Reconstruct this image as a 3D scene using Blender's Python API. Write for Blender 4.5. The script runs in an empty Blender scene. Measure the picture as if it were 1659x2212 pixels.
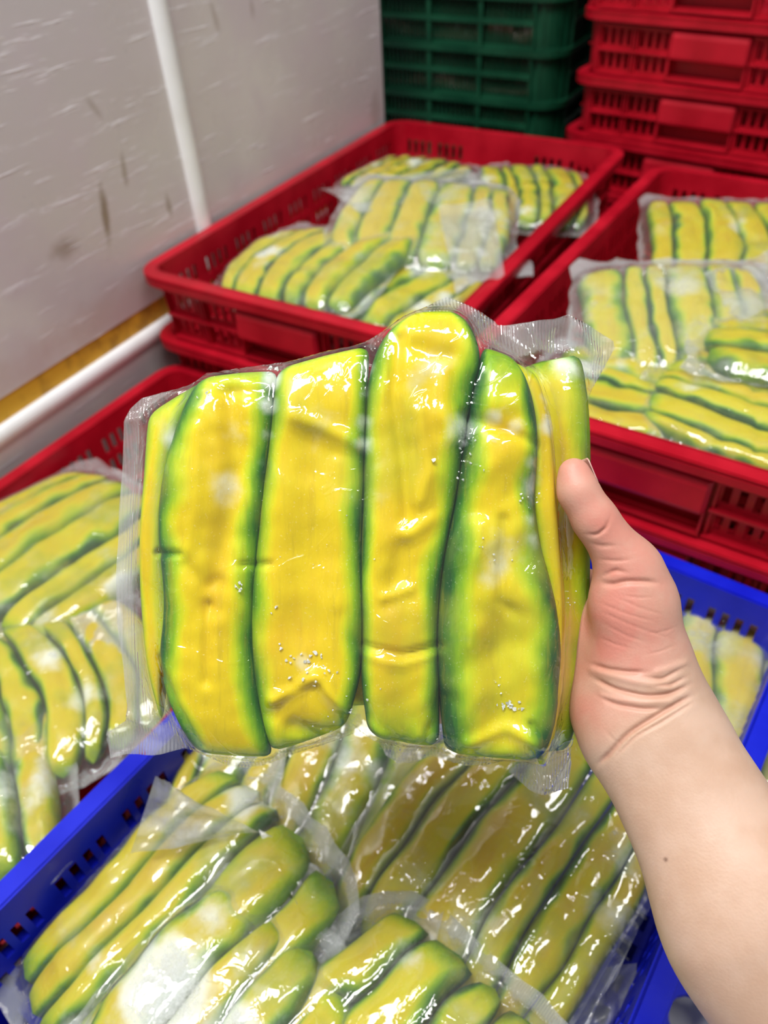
import bpy, bmesh, math, random
import numpy as np
from mathutils import Matrix, Vector, Euler

# ------------------------------------------------------------------ camera, world, lights, exposure
S = bpy.context.scene
COL = S.collection
FPX, CX, CY = 1660.0, 829.5, 1106.0
CAMZ = 0.706
PITCH, ROLL = math.radians(42.76), math.radians(-3.584)
Fv = np.array([0, math.cos(PITCH), -math.sin(PITCH)])
R0 = np.array([1.0, 0, 0]); U0 = np.cross(R0, Fv)
Rv = math.cos(ROLL) * R0 + math.sin(ROLL) * U0
Uv = -math.sin(ROLL) * R0 + math.cos(ROLL) * U0
CAM = np.array([0, 0, CAMZ])
cam_d = bpy.data.cameras.new('camera'); cam = bpy.data.objects.new('camera', cam_d); COL.objects.link(cam)
m = Matrix.Identity(4)
for i in range(3):
    m[i][0], m[i][1], m[i][2], m[i][3] = Rv[i], Uv[i], -Fv[i], CAM[i]
cam.matrix_world = m
cam_d.sensor_fit = 'HORIZONTAL'; cam_d.sensor_width = 36.0
cam_d.lens = 36.0 * FPX / 1659.0
cam_d.clip_start = 0.02
cam_d.dof.use_dof = True; cam_d.dof.focus_distance = 0.318; cam_d.dof.aperture_fstop = 11.0
S.camera = cam

w = bpy.data.worlds.new('world'); S.world = w; w.use_nodes = True
bg = w.node_tree.nodes['Background']
bg.inputs[0].default_value = (0.93, 0.96, 1.0, 1); bg.inputs[1].default_value = 0.30

def area(name, loc, target, sx, sy, power, col=(1, 1, 1)):
    l = bpy.data.lights.new(name, 'AREA'); l.shape = 'RECTANGLE'; l.size = sx; l.size_y = sy
    l.energy = power; l.color = col
    o = bpy.data.objects.new(name, l); COL.objects.link(o); o.location = loc
    d = Vector(target) - Vector(loc); o.rotation_euler = d.to_track_quat('-Z', 'Y').to_euler()
    return o
area('ceiling_tube_light', (-0.48, 0.22, 2.3), (0.0, 0.50, 0.2), 0.40, 1.0, 50, (1.0, 0.985, 0.96))
area('ceiling_tube_light', (0.42, -0.05, 2.3), (0.0, 0.5, 0.2), 0.9, 0.16, 14, (1.0, 0.985, 0.96))
S.view_settings.view_transform = 'Standard'; S.view_settings.look = 'None'
S.view_settings.exposure = 0.0; S.view_settings.gamma = 1.0
S.view_settings.use_curve_mapping = False
S.cycles.transparent_max_bounces = 24
S.cycles.max_bounces = 8

# ------------------------------------------------------------------ helpers
def ray(px, py):
    return Fv + (px - CX) / FPX * Rv - (py - CY) / FPX * Uv
def at_depth(px, py, d): return CAM + ray(px, py) * d
def at_z(px, py, z):
    r = ray(px, py); return CAM + r * ((z - CAMZ) / r[2])
def tag(o, label=None, cat=None, group=None, kind=None):
    if label: o['label'] = label
    if cat: o['category'] = cat
    if group: o['group'] = group
    if kind: o['kind'] = kind
    return o
def link(name, me, mat=None, parent=None):
    o = bpy.data.objects.new(name, me); COL.objects.link(o)
    if mat is not None and not me.materials: me.materials.append(mat)
    if parent is not None: o.parent = parent
    return o
def empty(name, loc, rz=0.0):
    o = bpy.data.objects.new(name, None); COL.objects.link(o); o.empty_display_size = .05
    o.location = loc; o.rotation_euler = (0, 0, rz); return o
def copy_tree(o, parent=None):
    c = o.copy(); COL.objects.link(c)
    if parent is not None: c.parent = parent
    for ch in list(o.children): copy_tree(ch, c)
    return c
def mesh_np(name, V, Fc, smooth=True, attrs=None):
    me = bpy.data.meshes.new(name)
    V = np.asarray(V, dtype=np.float32)
    if isinstance(Fc, np.ndarray) and Fc.ndim == 2:
        k = Fc.shape[1]; n = len(Fc)
        me.vertices.add(len(V)); me.vertices.foreach_set('co', V.ravel())
        me.loops.add(n * k); me.loops.foreach_set('vertex_index', Fc.astype(np.int32).ravel())
        me.polygons.add(n); me.polygons.foreach_set('loop_start', np.arange(n, dtype=np.int32) * k)
        me.update(calc_edges=True)
    else:
        me.from_pydata([tuple(map(float, v)) for v in V], [], [tuple(int(i) for i in f) for f in Fc]); me.update()
    if smooth: me.polygons.foreach_set('use_smooth', np.ones(len(me.polygons), dtype=bool))
    for k, a in (attrs or {}).items():
        at = me.attributes.new(k, 'FLOAT', 'POINT'); at.data.foreach_set('value', np.asarray(a, dtype=np.float32))
    me.validate(); me.update()
    return me
class MB:
    """collects boxes and prisms into one mesh"""
    def __init__(s): s.v = []; s.f = []
    def hexa(s, p):
        n = len(s.v); s.v += [tuple(q) for q in p]
        for q in ((0, 3, 2, 1), (4, 5, 6, 7), (0, 1, 5, 4), (1, 2, 6, 5), (2, 3, 7, 6), (3, 0, 4, 7)):
            s.f.append(tuple(n + i for i in q))
    def box(s, x0, x1, y0, y1, z0, z1):
        s.hexa([(x0, y0, z0), (x1, y0, z0), (x1, y1, z0), (x0, y1, z0), (x0, y0, z1), (x1, y0, z1), (x1, y1, z1), (x0, y1, z1)])
    def mesh(s, name, bevel=0, seg=2, smooth=False):
        me = bpy.data.meshes.new(name); me.from_pydata(s.v, [], s.f); me.update()
        if bevel:
            bm = bmesh.new(); bm.from_mesh(me)
            bmesh.ops.bevel(bm, geom=bm.edges[:], offset=bevel, segments=seg, affect='EDGES', clamp_overlap=True)
            bm.to_mesh(me); bm.free()
        if smooth: me.polygons.foreach_set('use_smooth', np.ones(len(me.polygons), dtype=bool))
        return me

# ------------------------------------------------------------------ materials
class NT:
    def __init__(s, name):
        s.m = bpy.data.materials.new(name); s.m.use_nodes = True
        s.t = s.m.node_tree; s.t.nodes.clear()
        s.out = s.n('ShaderNodeOutputMaterial')
    def n(s, typ, **kw):
        nd = s.t.nodes.new(typ)
        for k, v in kw.items():
            if k.startswith('i_'):
                key = k[2:]
                key = int(key) if key.isdigit() else key.replace('_', ' ')
                inp = nd.inputs[key]
                if hasattr(v, 'links') or isinstance(v, bpy.types.NodeSocket): s.t.links.new(v, inp)
                else: inp.default_value = v
            else: setattr(nd, k, v)
        return nd
    def math(s, op, a, b=None, c=None, clamp=False):
        nd = s.n('ShaderNodeMath', operation=op, use_clamp=clamp)
        for i, v in enumerate((a, b, c)):
            if v is None: continue
            if isinstance(v, (int, float)): nd.inputs[i].default_value = v
            else: s.t.links.new(v, nd.inputs[i])
        return nd.outputs[0]
    def maprange(s, v, a, b, c=0.0, d=1.0):
        nd = s.n('ShaderNodeMapRange', interpolation_type='SMOOTHSTEP')
        s.t.links.new(v, nd.inputs[0])
        for i, x in zip((1, 2, 3, 4), (a, b, c, d)): nd.inputs[i].default_value = x
        return nd.outputs[0]
    def maprange_lin(s, v, c, d):
        nd = s.n('ShaderNodeMapRange'); s.t.links.new(v, nd.inputs[0]); nd.inputs[3].default_value = c; nd.inputs[4].default_value = d
        return nd.outputs[0]
    def noise(s, scale, detail=3, vec=None, rough=.55, dist=0.0):
        nd = s.n('ShaderNodeTexNoise'); nd.inputs['Scale'].default_value = scale
        nd.inputs['Detail'].default_value = detail; nd.inputs['Roughness'].default_value = rough
        nd.inputs['Distortion'].default_value = dist
        if vec is not None: s.t.links.new(vec, nd.inputs['Vector'])
        return nd.outputs['Fac']
    def mapping(s, vec, scale=(1, 1, 1), rot=(0, 0, 0), loc=(0, 0, 0)):
        nd = s.n('ShaderNodeMapping'); s.t.links.new(vec, nd.inputs[0])
        nd.inputs['Scale'].default_value = scale; nd.inputs['Rotation'].default_value = rot
        nd.inputs['Location'].default_value = loc
        return nd.outputs[0]
    def mix(s, fac, a, b):
        nd = s.n('ShaderNodeMix', data_type='RGBA')
        for i, v in ((0, fac), (6, a), (7, b)):
            if isinstance(v, bpy.types.NodeSocket): s.t.links.new(v, nd.inputs[i])
            else: nd.inputs[i].default_value = v if i == 0 else (tuple(v) + (1,))[:4]
        return nd.outputs[2]
    def ramp(s, fac, stops):
        nd = s.n('ShaderNodeValToRGB'); s.t.links.new(fac, nd.inputs[0])
        e = nd.color_ramp.elements
        while len(e) < len(stops): e.new(.5)
        for el, (p, c) in zip(e, stops): el.position = p; el.color = (*c, 1)
        return nd.outputs[0]
    def bump(s, h, strength=.3, dist=.001):
        nd = s.n('ShaderNodeBump'); s.t.links.new(h, nd.inputs['Height'])
        nd.inputs['Strength'].default_value = strength; nd.inputs['Distance'].default_value = dist
        return nd.outputs[0]
    def pbr(s, col, rough=.4, normal=None, **kw):
        nd = s.n('ShaderNodeBsdfPrincipled')
        for k, v in dict(Base_Color=col, Roughness=rough, **kw).items():
            inp = nd.inputs[k.replace('_', ' ')]
            if isinstance(v, bpy.types.NodeSocket): s.t.links.new(v, inp)
            elif isinstance(v, (tuple, list)) and len(v) == 3 and inp.type == 'RGBA': inp.default_value = (*v, 1)
            else: inp.default_value = v
        if normal is not None: s.t.links.new(normal, nd.inputs['Normal'])
        return nd.outputs[0]
    def done(s, sh): s.t.links.new(sh, s.out.inputs[0]); return s.m
    def obj(s): return s.n('ShaderNodeTexCoord').outputs['Object']
    def attr(s, name): return s.n('ShaderNodeAttribute', attribute_name=name).outputs['Fac']
    def pos(s): return s.n('ShaderNodeNewGeometry').outputs['Position']

def plastic(name, col, dark, rough=.38):
    t = NT(name); o = t.obj()
    n1 = t.noise(14, 4, o); n2 = t.noise(220, 2, o)
    c = t.mix(t.maprange(n1, .35, .7), dark, col)
    r = t.maprange(n1, .3, .7, rough - .08, rough + .14)
    return t.done(t.pbr(c, r, t.bump(t.math('ADD', n2, t.math('MULTIPLY', n1, 2)), .12, .0006), Specular_IOR_Level=.28))
M_RED = plastic('red_plastic', (0.50, 0.005, 0.020), (0.36, 0.003, 0.013))
M_BLUE = plastic('blue_plastic', (0.004, 0.014, 0.60), (0.003, 0.009, 0.46), .33)
M_GREEN = plastic('green_plastic', (0.006, 0.070, 0.032), (0.003, 0.042, 0.020))

def m_squash(name, frost=.0, frostscale=30, dim=1.0, frostcol=(.80, .84, .78), olive=.45):
    t = NT(name); o = t.obj()
    sk, pu, fr = t.attr('skin'), t.attr('pulp'), t.attr('frost')
    st = t.mapping(o, (1.0, .16, 1.0))
    fib = t.noise(420, 4, st, .6); big = t.noise(38, 3, o); fine = t.noise(900, 2, o)
    k = t.math('ADD', sk, t.math('MULTIPLY', t.math('SUBTRACT', big, .5), .34))
    k = t.math('ADD', k, t.math('MULTIPLY', t.math('SUBTRACT', fib, .5), .26))
    c = t.ramp(k, [(.02, (.72, .55, .004)), (.20, (.70, .62, .005)), (.42, (.52, .60, .008)), (.64, (.22, .42, .010)), (.86, (.040, .18, .016)), (1.0, (.010, .085, .020))])
    p = t.math('MULTIPLY', pu, t.maprange(t.noise(55, 3, st), .30, .62), clamp=True)
    fs = t.maprange(t.noise(240, 4, t.mapping(o, (1, .08, 1)), .7), .52, .72)
    c = t.mix(t.math('MULTIPLY', fs, .34), c, (.45, .34, .02))
    c = t.mix(t.math('MULTIPLY', p, .6), c, (.62, .36, .010))
    c = t.mix(t.maprange(t.noise(22, 3, o), .50, .72, 0, olive), c, (.40, .44, .02))
    c = t.mix(1 - dim, c, (.10, .12, .01))
    # freezer bloom lying on the flesh
    fz = t.maprange(t.math('ADD', t.math('MULTIPLY', t.noise(frostscale, 5, o), 1.0), t.math('MULTIPLY', fr, .9)), .66 - frost * .22, 1.0 - frost * .25)
    speck = t.maprange(fine, .62, .74)
    c = t.mix(t.math('MULTIPLY', speck, .14), c, (.9, .9, .7))
    c = t.mix(t.math('MULTIPLY', fz, .8), c, frostcol)
    h = t.math('ADD', fib, t.math('MULTIPLY', big, .6))
    return t.done(t.pbr(c, .45, t.bump(h, .25, .0006), Specular_IOR_Level=.15, Subsurface_Weight=.3, Subsurface_Radius=(.006, .005, .001), Subsurface_Scale=1.0))
M_SQ = m_squash('squash_flesh', .06)
M_SQB = m_squash('frozen_squash_flesh', .16, 34, .80, olive=.7)
M_SQF = m_squash('frosted_squash_flesh', .70, 24, .80, (.60, .585, .40), .6)

def m_film(name, haze=.04, bump=.5):
    t = NT(name); o = t.obj()
    mg, fr = t.attr('margin'), t.attr('frost')
    n1 = t.noise(40, 3, o, .5, .8); n2 = t.noise(260, 3, o, .6, .4)
    wv = t.n('ShaderNodeTexWave', wave_type='BANDS', bands_direction='X'); wv.inputs['Scale'].default_value = 210
    wv.inputs['Distortion'].default_value = .6; t.t.links.new(o, wv.inputs['Vector'])
    rib = t.math('MULTIPLY', wv.outputs['Fac'], mg)
    cr_ = t.math('ABSOLUTE', t.math('SUBTRACT', t.noise(26, 3, o, .5, 1.2), .5))
    cr_ = t.maprange(cr_, .035, .0)
    h = t.math('ADD', t.math('MULTIPLY', n1, .9), t.math('MULTIPLY', n2, .05))
    h = t.math('ADD', h, t.math('MULTIPLY', cr_, .18))
    h = t.math('ADD', h, t.math('MULTIPLY', rib, .5))
    nb = t.bump(h, bump, .0022)
    hz = t.math('ADD', haze, t.math('MULTIPLY', t.maprange(t.noise(34, 4, o), .52, .78), haze * 2.2))
    hz = t.math('ADD', hz, t.math('MULTIPLY', mg, .22))
    hz = t.math('ADD', hz, t.math('MULTIPLY', t.maprange(t.math('ADD', t.noise(75, 6, o, .7), t.math('MULTIPLY', fr, .42)), .66, .92), t.math('MULTIPLY', t.noise(420, 3, o), 1.3)), clamp=True)
    dif = t.n('ShaderNodeBsdfDiffuse'); dif.inputs[0].default_value = (.80, .83, .84, 1); t.t.links.new(nb, dif.inputs['Normal'])
    trl = t.n('ShaderNodeBsdfTranslucent'); trl.inputs[0].default_value = (.80, .83, .84, 1)
    hzs = t.n('ShaderNodeMixShader'); hzs.inputs[0].default_value = .4
    t.t.links.new(dif.outputs[0], hzs.inputs[1]); t.t.links.new(trl.outputs[0], hzs.inputs[2])
    tr = t.n('ShaderNodeBsdfTransparent'); tr.inputs[0].default_value = (.985, .99, .99, 1)
    m1 = t.n('ShaderNodeMixShader'); t.t.links.new(hz, m1.inputs[0])
    t.t.links.new(tr.outputs[0], m1.inputs[1]); t.t.links.new(hzs.outputs[0], m1.inputs[2])
    gl = t.n('ShaderNodeBsdfGlossy'); gl.inputs[0].default_value = (1, 1, 1, 1); gl.inputs['Roughness'].default_value = .06
    t.t.links.new(nb, gl.inputs['Normal'])
    fn = t.n('ShaderNodeFresnel'); t.t.links.new(t.maprange_lin(t.n('ShaderNodeNewGeometry').outputs['Backfacing'], 1.5, 1 / 1.5), fn.inputs[0]); t.t.links.new(nb, fn.inputs['Normal'])
    ff = t.math('MULTIPLY', fn.outputs[0], 1.3, clamp=True)
    m2 = t.n('ShaderNodeMixShader'); t.t.links.new(ff, m2.inputs[0])
    t.t.links.new(m1.outputs[0], m2.inputs[1]); t.t.links.new(gl.outputs[0], m2.inputs[2])
    return t.done(m2.outputs[0])
M_FILM = m_film('clear_film', .012)
M_FILMF = m_film('hazy_film', .16)
M_FILMB = m_film('misty_film', .07)
M_FILML = m_film('loose_film', .30, .45)

def m_ice():
    t = NT('ice'); o = t.obj()
    n = t.noise(500, 3, o)
    return t.done(t.pbr((.86, .89, .88), .25, t.bump(n, .6, .0008), Transmission_Weight=.45, IOR=1.3))
M_ICE = m_ice()

def m_wall():
    t = NT('scuffed_panel'); o = t.pos()
    # wall runs along (0.536, 0.844): rotate so x runs along it
    q = t.mapping(o, (1, 1, 1), (0, 0, -math.atan2(.844, .536)))
    big = t.noise(2.6, 4, q); med = t.noise(9, 4, q, .6)
    scr = t.noise(11, 5, t.mapping(q, (.8, 1, 7.0), (0, math.radians(24), 0)), .7)
    scr2 = t.noise(26, 3, t.mapping(q, (.5, 1, 6.0), (0, math.radians(30), 0)), .6)
    c = t.mix(t.maprange(big, .38, .62), (.62, .57, .57), (.74, .71, .68))
    c = t.mix(t.math('MULTIPLY', t.maprange(med, .42, .70), .6), c, (.64, .55, .60))
    c = t.mix(t.math('MULTIPLY', t.math('MAXIMUM', t.maprange(scr, .58, .68), t.maprange(scr2, .60, .70)), .6), c, (.86, .82, .86))
    sx = t.n('ShaderNodeSeparateXYZ'); t.t.links.new(q, sx.inputs[0])
    def blob(x, z, rx, rz, rot=0.0, col=(.20, .13, .06), k=.7, soft=.8):
        nonlocal c
        dx = t.math('SUBTRACT', sx.outputs[0], x); dz = t.math('SUBTRACT', sx.outputs[2], z)
        cr, sr = math.cos(rot), math.sin(rot)
        a = t.math('DIVIDE', t.math('ADD', t.math('MULTIPLY', dx, cr), t.math('MULTIPLY', dz, sr)), rx)
        b = t.math('DIVIDE', t.math('SUBTRACT', t.math('MULTIPLY', dz, cr), t.math('MULTIPLY', dx, sr)), rz)
        d = t.math('SQRT', t.math('ADD', t.math('MULTIPLY', a, a), t.math('MULTIPLY', b, b)))
        d = t.math('ADD', d, t.math('MULTIPLY', t.math('SUBTRACT', t.noise(40, 4, q), .5), 1.1))
        c = t.mix(t.math('MULTIPLY', t.maprange(d, soft + .3, .2), k), c, col)
    global WALL_STAINS
    for args in WALL_STAINS: blob(*args)
    h = t.math('ADD', t.math('MULTIPLY', t.maprange(scr, .6, .75), .8), t.math('MULTIPLY', t.maprange(scr2, .62, .75), .6))
    h = t.math('ADD', h, t.math('MULTIPLY', med, .5))
    return t.done(t.pbr(c, t.maprange(med, .3, .7, .24, .42), t.bump(h, .6, .002), Specular_IOR_Level=.5))
WN = np.array([0.844, -0.536, 0.0]); WN /= np.linalg.norm(WN); WD = -0.6700   # wall plane: WN.(P) = WD
WA = np.array([0.536, 0.844, 0.0]); WA /= np.linalg.norm(WA)
def on_wall(px, py, off=0.0):
    r = ray(px, py); tt = (WD + off - WN @ CAM) / (WN @ r); return CAM + r * tt
def wall_xz(px, py): P = on_wall(px, py); return (P @ WA, P[2])
WALL_STAINS = []
for px, py, rx, rz, rot, k in [(228, 470, .007, .040, -.20, .75), (268, 365, .005, .02, -.15, .5), (140, 535, .022, .014, 0, .5), (365, 445, .005, .016, 0, .5),
                               (205, 235, .005, .018, .5, .3), (465, 40, .006, .022, .2, .3), (545, 20, .006, .014, 0, .3), (810, 240, .02, .035, 0, .25)]:
    x, z = wall_xz(px, py); WALL_STAINS.append((x, z, rx, rz, rot, (.20, .13, .06), k, .8))
x, z = wall_xz(340, 610); WALL_STAINS.append((x, z, .3, .03, 0, (.45, .22, .10), .25, .9))
M_WALL = m_wall()
def simple(name, col, rough=.5, sc=30, amt=.25, col2=None, bump=.2):
    t = NT(name); o = t.obj(); n = t.noise(sc, 5, o)
    c = t.mix(t.maprange(n, .4, .7, 0, amt), col, col2 or tuple(x * .5 for x in col))
    return t.done(t.pbr(c, rough, t.bump(n, bump, .001)))
M_TRIM = simple('white_trim', (.92, .93, .95), .35, 25, .2, (.6, .58, .52))
M_YEL = simple('yellow_sealant', (.80, .46, .035), .5, 38, .8, (.38, .19, .02), .5)
M_FLOOR = simple('grey_floor', (.62, .62, .62), .5, 12, .6)
M_DARK = simple('dark_wall', (.03, .035, .04), .7, 12, .6)

# ------------------------------------------------------------------ setting
def zc(z): return CAMZ + z
def plate(name, P0, P1, z0, z1, thick, mat, inward=0.0):
    """upright slab on the wall line between P0 and P1 (xy), face at +inward, extends back by thick"""
    b = MB(); a = np.array(P0[:2]); c = np.array(P1[:2]); n = WN[:2]
    p = [a + n * inward, c + n * inward, c - n * thick, a - n * thick]
    b.hexa([(*q, z0) for q in p] + [(*q, z1) for q in p])
    return b
e = on_wall(825, 130); e0 = on_wall(0, 600)
Wend = WN * WD + WA * (e @ WA); Wst = WN * WD + WA * ((e0 @ WA) - 1.6)
Wseam = WN * WD + WA * (on_wall(440, 490) @ WA)
zY0, zY1 = on_wall(180, 748)[2], on_wall(180, 800)[2]
zW1 = on_wall(180, 843)[2]
b = plate('w', Wst, Wend, zY0, 2.3, .05, M_WALL); tag(link('wall_left', b.mesh('wall_left'), M_WALL), kind='structure')
b = plate('w', Wst, Wend, 0.0, zY1, .05, M_WALL); tag(link('wall_left_lower', b.mesh('wall_left_lower'), M_WALL), kind='structure')
b = plate('w', Wst, Wend, zY1, zY0, .045, M_YEL, -.002); tag(link('trim_1', b.mesh('trim_1'), M_YEL), kind='structure')
def fix_normals(me):
    bm = bmesh.new(); bm.from_mesh(me); bmesh.ops.recalc_face_normals(bm, faces=bm.faces); bm.to_mesh(me); bm.free(); return me
def half_round(name, A, B, r, mat, up):
    A, B = np.array(A), np.array(B); V = []; Fc = []; nseg = 10
    for j, P in enumerate((A, B)):
        for i in range(nseg + 1):
            a = math.pi * i / nseg
            V.append(P + up * (-math.cos(a) * r) + WN * (math.sin(a) * r * .7 - .0005))
    for i in range(nseg): Fc.append((i, i + 1, nseg + 2 + i, nseg + 1 + i))
    Fc.append(tuple(range(nseg, -1, -1))); Fc.append(tuple(range(nseg + 1, 2 * nseg + 2)))
    Fc.append((0, nseg + 1, 2 * nseg + 1, nseg))
    return tag(link(name, fix_normals(mesh_np(name, V, Fc, False)), mat), kind='structure')
rr = abs(zY1 - zW1) / 2
half_round('trim_2', [*Wst[:2], zY1 - rr], [*Wend[:2], zY1 - rr], rr, M_TRIM, np.array([0, 0, 1.0]))
half_round('trim_3', [*Wseam[:2], zY0], [*Wseam[:2], 2.2], .0125, M_TRIM, WA)
b = MB(); b.box(-2.5, 2.5, -1.5, 2.6, -.05, 0.0); tag(link('floor', b.mesh('floor'), M_FLOOR), kind='structure')
b = MB(); b.box(-2.5, 2.5, 2.2, 2.25, 0, 2.3); tag(link('wall_back', b.mesh('wall_back'), M_DARK), kind='structure')

# ------------------------------------------------------------------ shallow nesting crate
CW, CL, CH, CR = .38, .594, .095, .034
def perim(W, L, R):
    """outer path at offset 0, returned as function t -> (point, inward normal); t in metres, starts at front-left going right"""
    segs = []; hx, hy = W / 2, L / 2
    segs.append(('l', (-hx + R, -hy), (hx - R, -hy), (0, 1))); segs.append(('a', (hx - R, -hy + R), -90))
    segs.append(('l', (hx, -hy + R), (hx, hy - R), (-1, 0))); segs.append(('a', (hx - R, hy - R), 0))
    segs.append(('l', (hx - R, hy), (-hx + R, hy), (0, -1))); segs.append(('a', (-hx + R, hy - R), 90))
    segs.append(('l', (-hx, hy - R), (-hx, -hy + R), (1, 0))); segs.append(('a', (-hx + R, -hy + R), 180))
    return segs
def crate_parts(W=CW, L=CL, H=CH, R=CR, flange=.014, wall=.0028, taper=.045):
    segs = perim(W, L, R)
    def pt(si, f, off, z):
        s = segs[si]
        if s[0] == 'l':
            a, b2, n = s[1], s[2], s[3]
            return (a[0] + (b2[0] - a[0]) * f + n[0] * off, a[1] + (b2[1] - a[1]) * f + n[1] * off, z)
        c, a0 = s[1], s[2]; an = math.radians(a0 + 90 * f); r = R - off
        return (c[0] + r * math.cos(an), c[1] + r * math.sin(an), z)
    def piece(b, si, f0, f1, z0, z1, o0, o1, n=1):
        k = len(b.v)
        tz = lambda z: taper * (H - z) 
        for i in range(n + 1):
            f = f0 + (f1 - f0) * i / n
            b.v += [pt(si, f, o0 + tz(z0), z0), pt(si, f, o1 + tz(z0), z0), pt(si, f, o1 + tz(z1), z1), pt(si, f, o0 + tz(z1), z1)]
        for i in range(n):
            q = k + 4 * i
            for j in range(4): b.f.append((q + j, q + 4 + j, q + 4 + (j + 1) % 4, q + (j + 1) % 4))
        b.f.append((k, k + 1, k + 2, k + 3)); q = k + 4 * n; b.f.append((q + 3, q + 2, q + 1, q))
    def ring(b, z0, z1, o0, o1):
        k = len(b.v); N = 0
        for si in range(8):
            nn = 1 if si % 2 == 0 else 6
            for i in range(nn):
                f = i / nn
                b.v += [pt(si, f, o0, z0), pt(si, f, o1, z0), pt(si, f, o1, z1), pt(si, f, o0, z1)]; N += 1
        for i in range(N):
            q, r = k + 4 * i, k + 4 * ((i + 1) % N)
            for j in range(4): b.f.append((q + j, r + j, r + (j + 1) % 4, q + (j + 1) % 4))
    body = MB(); ribs = MB()
    fo, fi = flange, flange + wall
    rows = [(.073, .053), (.044, .024)]
    def span(si, a, b2, z0, z1, o0=fo, o1=fi, mb=body):
        ln = math.dist(segs[si][1], segs[si][2]); piece(mb, si, a / ln, b2 / ln, z0, z1, o0, o1)
    for si in (1, 3, 5, 7): piece(body, si, 0, 1, 0.0, H, fo, fi, 6)
    for si in (0, 2, 4, 6):
        ln = math.dist(segs[si][1], segs[si][2])
        zz = [0.0, rows[1][1], rows[1][0], rows[0][1], rows[0][0], H]
        for a, b2 in ((0, 1), (2, 3), (4, 5)): span(si, 0, ln, zz[a], zz[b2])
        p, sw = .0117, .0062
        groups = []
        if si in (0, 4):
            hw = .053; c = ln / 2
            for s in (c - hw - .002 - 2 * (4 * p) - .007, c - hw - .002 - 4 * p, c + hw + .004, c + hw + .004 + 4 * p + .007): groups.append(s)
        else:
            n = int(ln // (4 * p + .010)); g = ln / n
            for i in range(n): groups.append(i * g + (g - 4 * p) / 2)
        for (zt, zb) in rows:
            x = 0.0
            for g in groups:
                for i in range(4):
                    s0 = g + i * p + (p - sw) / 2
                    if s0 > x:
                        if si in (0, 4) and zb < .03 and x < ln / 2 < s0:
                            span(si, x, ln / 2 - .0505, zb, zt); span(si, ln / 2 + .0505, s0, zb, zt)
                        else: span(si, x, s0, zb, zt)
                    x = s0 + sw
            span(si, x, ln, zb, zt)
        # outside ribs
        for g in groups:
            for s0 in (g - .002, g + 4 * p): span(si, max(0, s0), min(ln, s0 + .0022), .018, .080, fo - .005, fo + .0005, ribs)
        zr = .0475
        if si in (0, 4):
            for a, b2 in ((0, ln / 2 - .054), (ln / 2 + .054, ln)):
                for z in (zr, .078, .018): span(si, a, b2, z - .0013, z + .0013, fo - .0075, fo + .0005, ribs)
        else:
            for z in (zr, .078, .018): span(si, 0, ln, z - .0013, z + .0013, fo - .0075, fo + .0005, ribs)
    rim = MB(); ring(rim, H - .003, H, 0.0, fi); ring(rim, H - .0125, H - .003, 0.0, .0028)
    base = MB(); i0 = flange + taper * H
    hx, hy = W / 2 - i0 - .001, L / 2 - i0 - .001
    nx = 15; ny = 24
    for i in range(nx + 1):
        x = -hx + 2 * hx * i / nx; e2 = .022 if i in (0, nx) else 0
        base.box(max(-hx, x - .0055), min(hx, x + .0055), -hy + e2, hy - e2, .0, .003)
    for i in range(ny + 1):
        y = -hy + 2 * hy * i / ny; e2 = .022 if i in (0, ny) else 0
        base.box(-hx + e2, hx - e2, max(-hy, y - .0055), min(hy, y + .0055), .0004, .0034)
    def handle():
        b = MB(); n = 5; hw = .052; V = []
        prof = [(.0800, .0), (.0795, -.007), (.0765, -.0112), (.071, -.0132), (.0490, -.0150), (.0462, -.0145), (.0450, -.0125), (.0450, .0)]
        k = 0
        for s in (-1, 1):
            for ins in (0, .002):
                for z, o in prof:
                    V.append((s * (hw - (.002 - ins)), -(L / 2) + fo + taper * (H - z) + (o if ins == 0 or o == 0 else o), z))
        m_ = len(prof); v = []
        for s, sc in ((-1, .75), (-1, 1), (1, 1), (1, .75)):
            for z, o in prof:
                xx = s * (hw if sc == .75 else hw - .003)
                v.append((xx, -(L / 2) + fo + taper * (H - z) + .0005 + o * sc, z))
        f = []
        for c in range(3):
            for i in range(m_ - 1):
                f.append((c * m_ + i, c * m_ + i + 1, (c + 1) * m_ + i + 1, (c + 1) * m_ + i))
        f.append(tuple(range(m_ - 1, -1, -1))); f.append(tuple(range(3 * m_, 4 * m_)))
        b.v = v; b.f = f
        # cheeks and lower lip of the finger recess
        y0 = -(L / 2) + fo
        b.box(-hw, -hw + .002, y0 - .006, y0 + .014, .022, .0455); b.box(hw - .002, hw, y0 - .006, y0 + .014, .022, .0455)
        b.box(-hw + .002, hw - .002, y0 + .012, y0 + .014, .0215, .0455); b.box(-hw + .002, hw - .002, y0 + .0035, y0 + .014, .0435, .0455)
        b.box(-hw, hw, y0 - .006, y0 + .014, .0185, .0215)
        return b
    return body, ribs, rim, base, handle()
def fix_normals(me):
    bm = bmesh.new(); bm.from_mesh(me); bmesh.ops.recalc_face_normals(bm, faces=bm.faces); bm.to_mesh(me); bm.free(); return me
CRP = crate_parts()
def rim_mesh(mb, name):
    me = fix_normals(mb.mesh(name)); bm = bmesh.new(); bm.from_mesh(me)
    ed = [e_ for e_ in bm.edges if len(e_.link_faces) == 2 and e_.calc_face_angle(0) > .8]
    bmesh.ops.bevel(bm, geom=ed, offset=.0011, segments=2, affect='EDGES', clamp_overlap=True)
    bm.to_mesh(me); bm.free(); me.polygons.foreach_set('use_smooth', np.zeros(len(me.polygons), dtype=bool)); return me
CR_ME = {}
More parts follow.
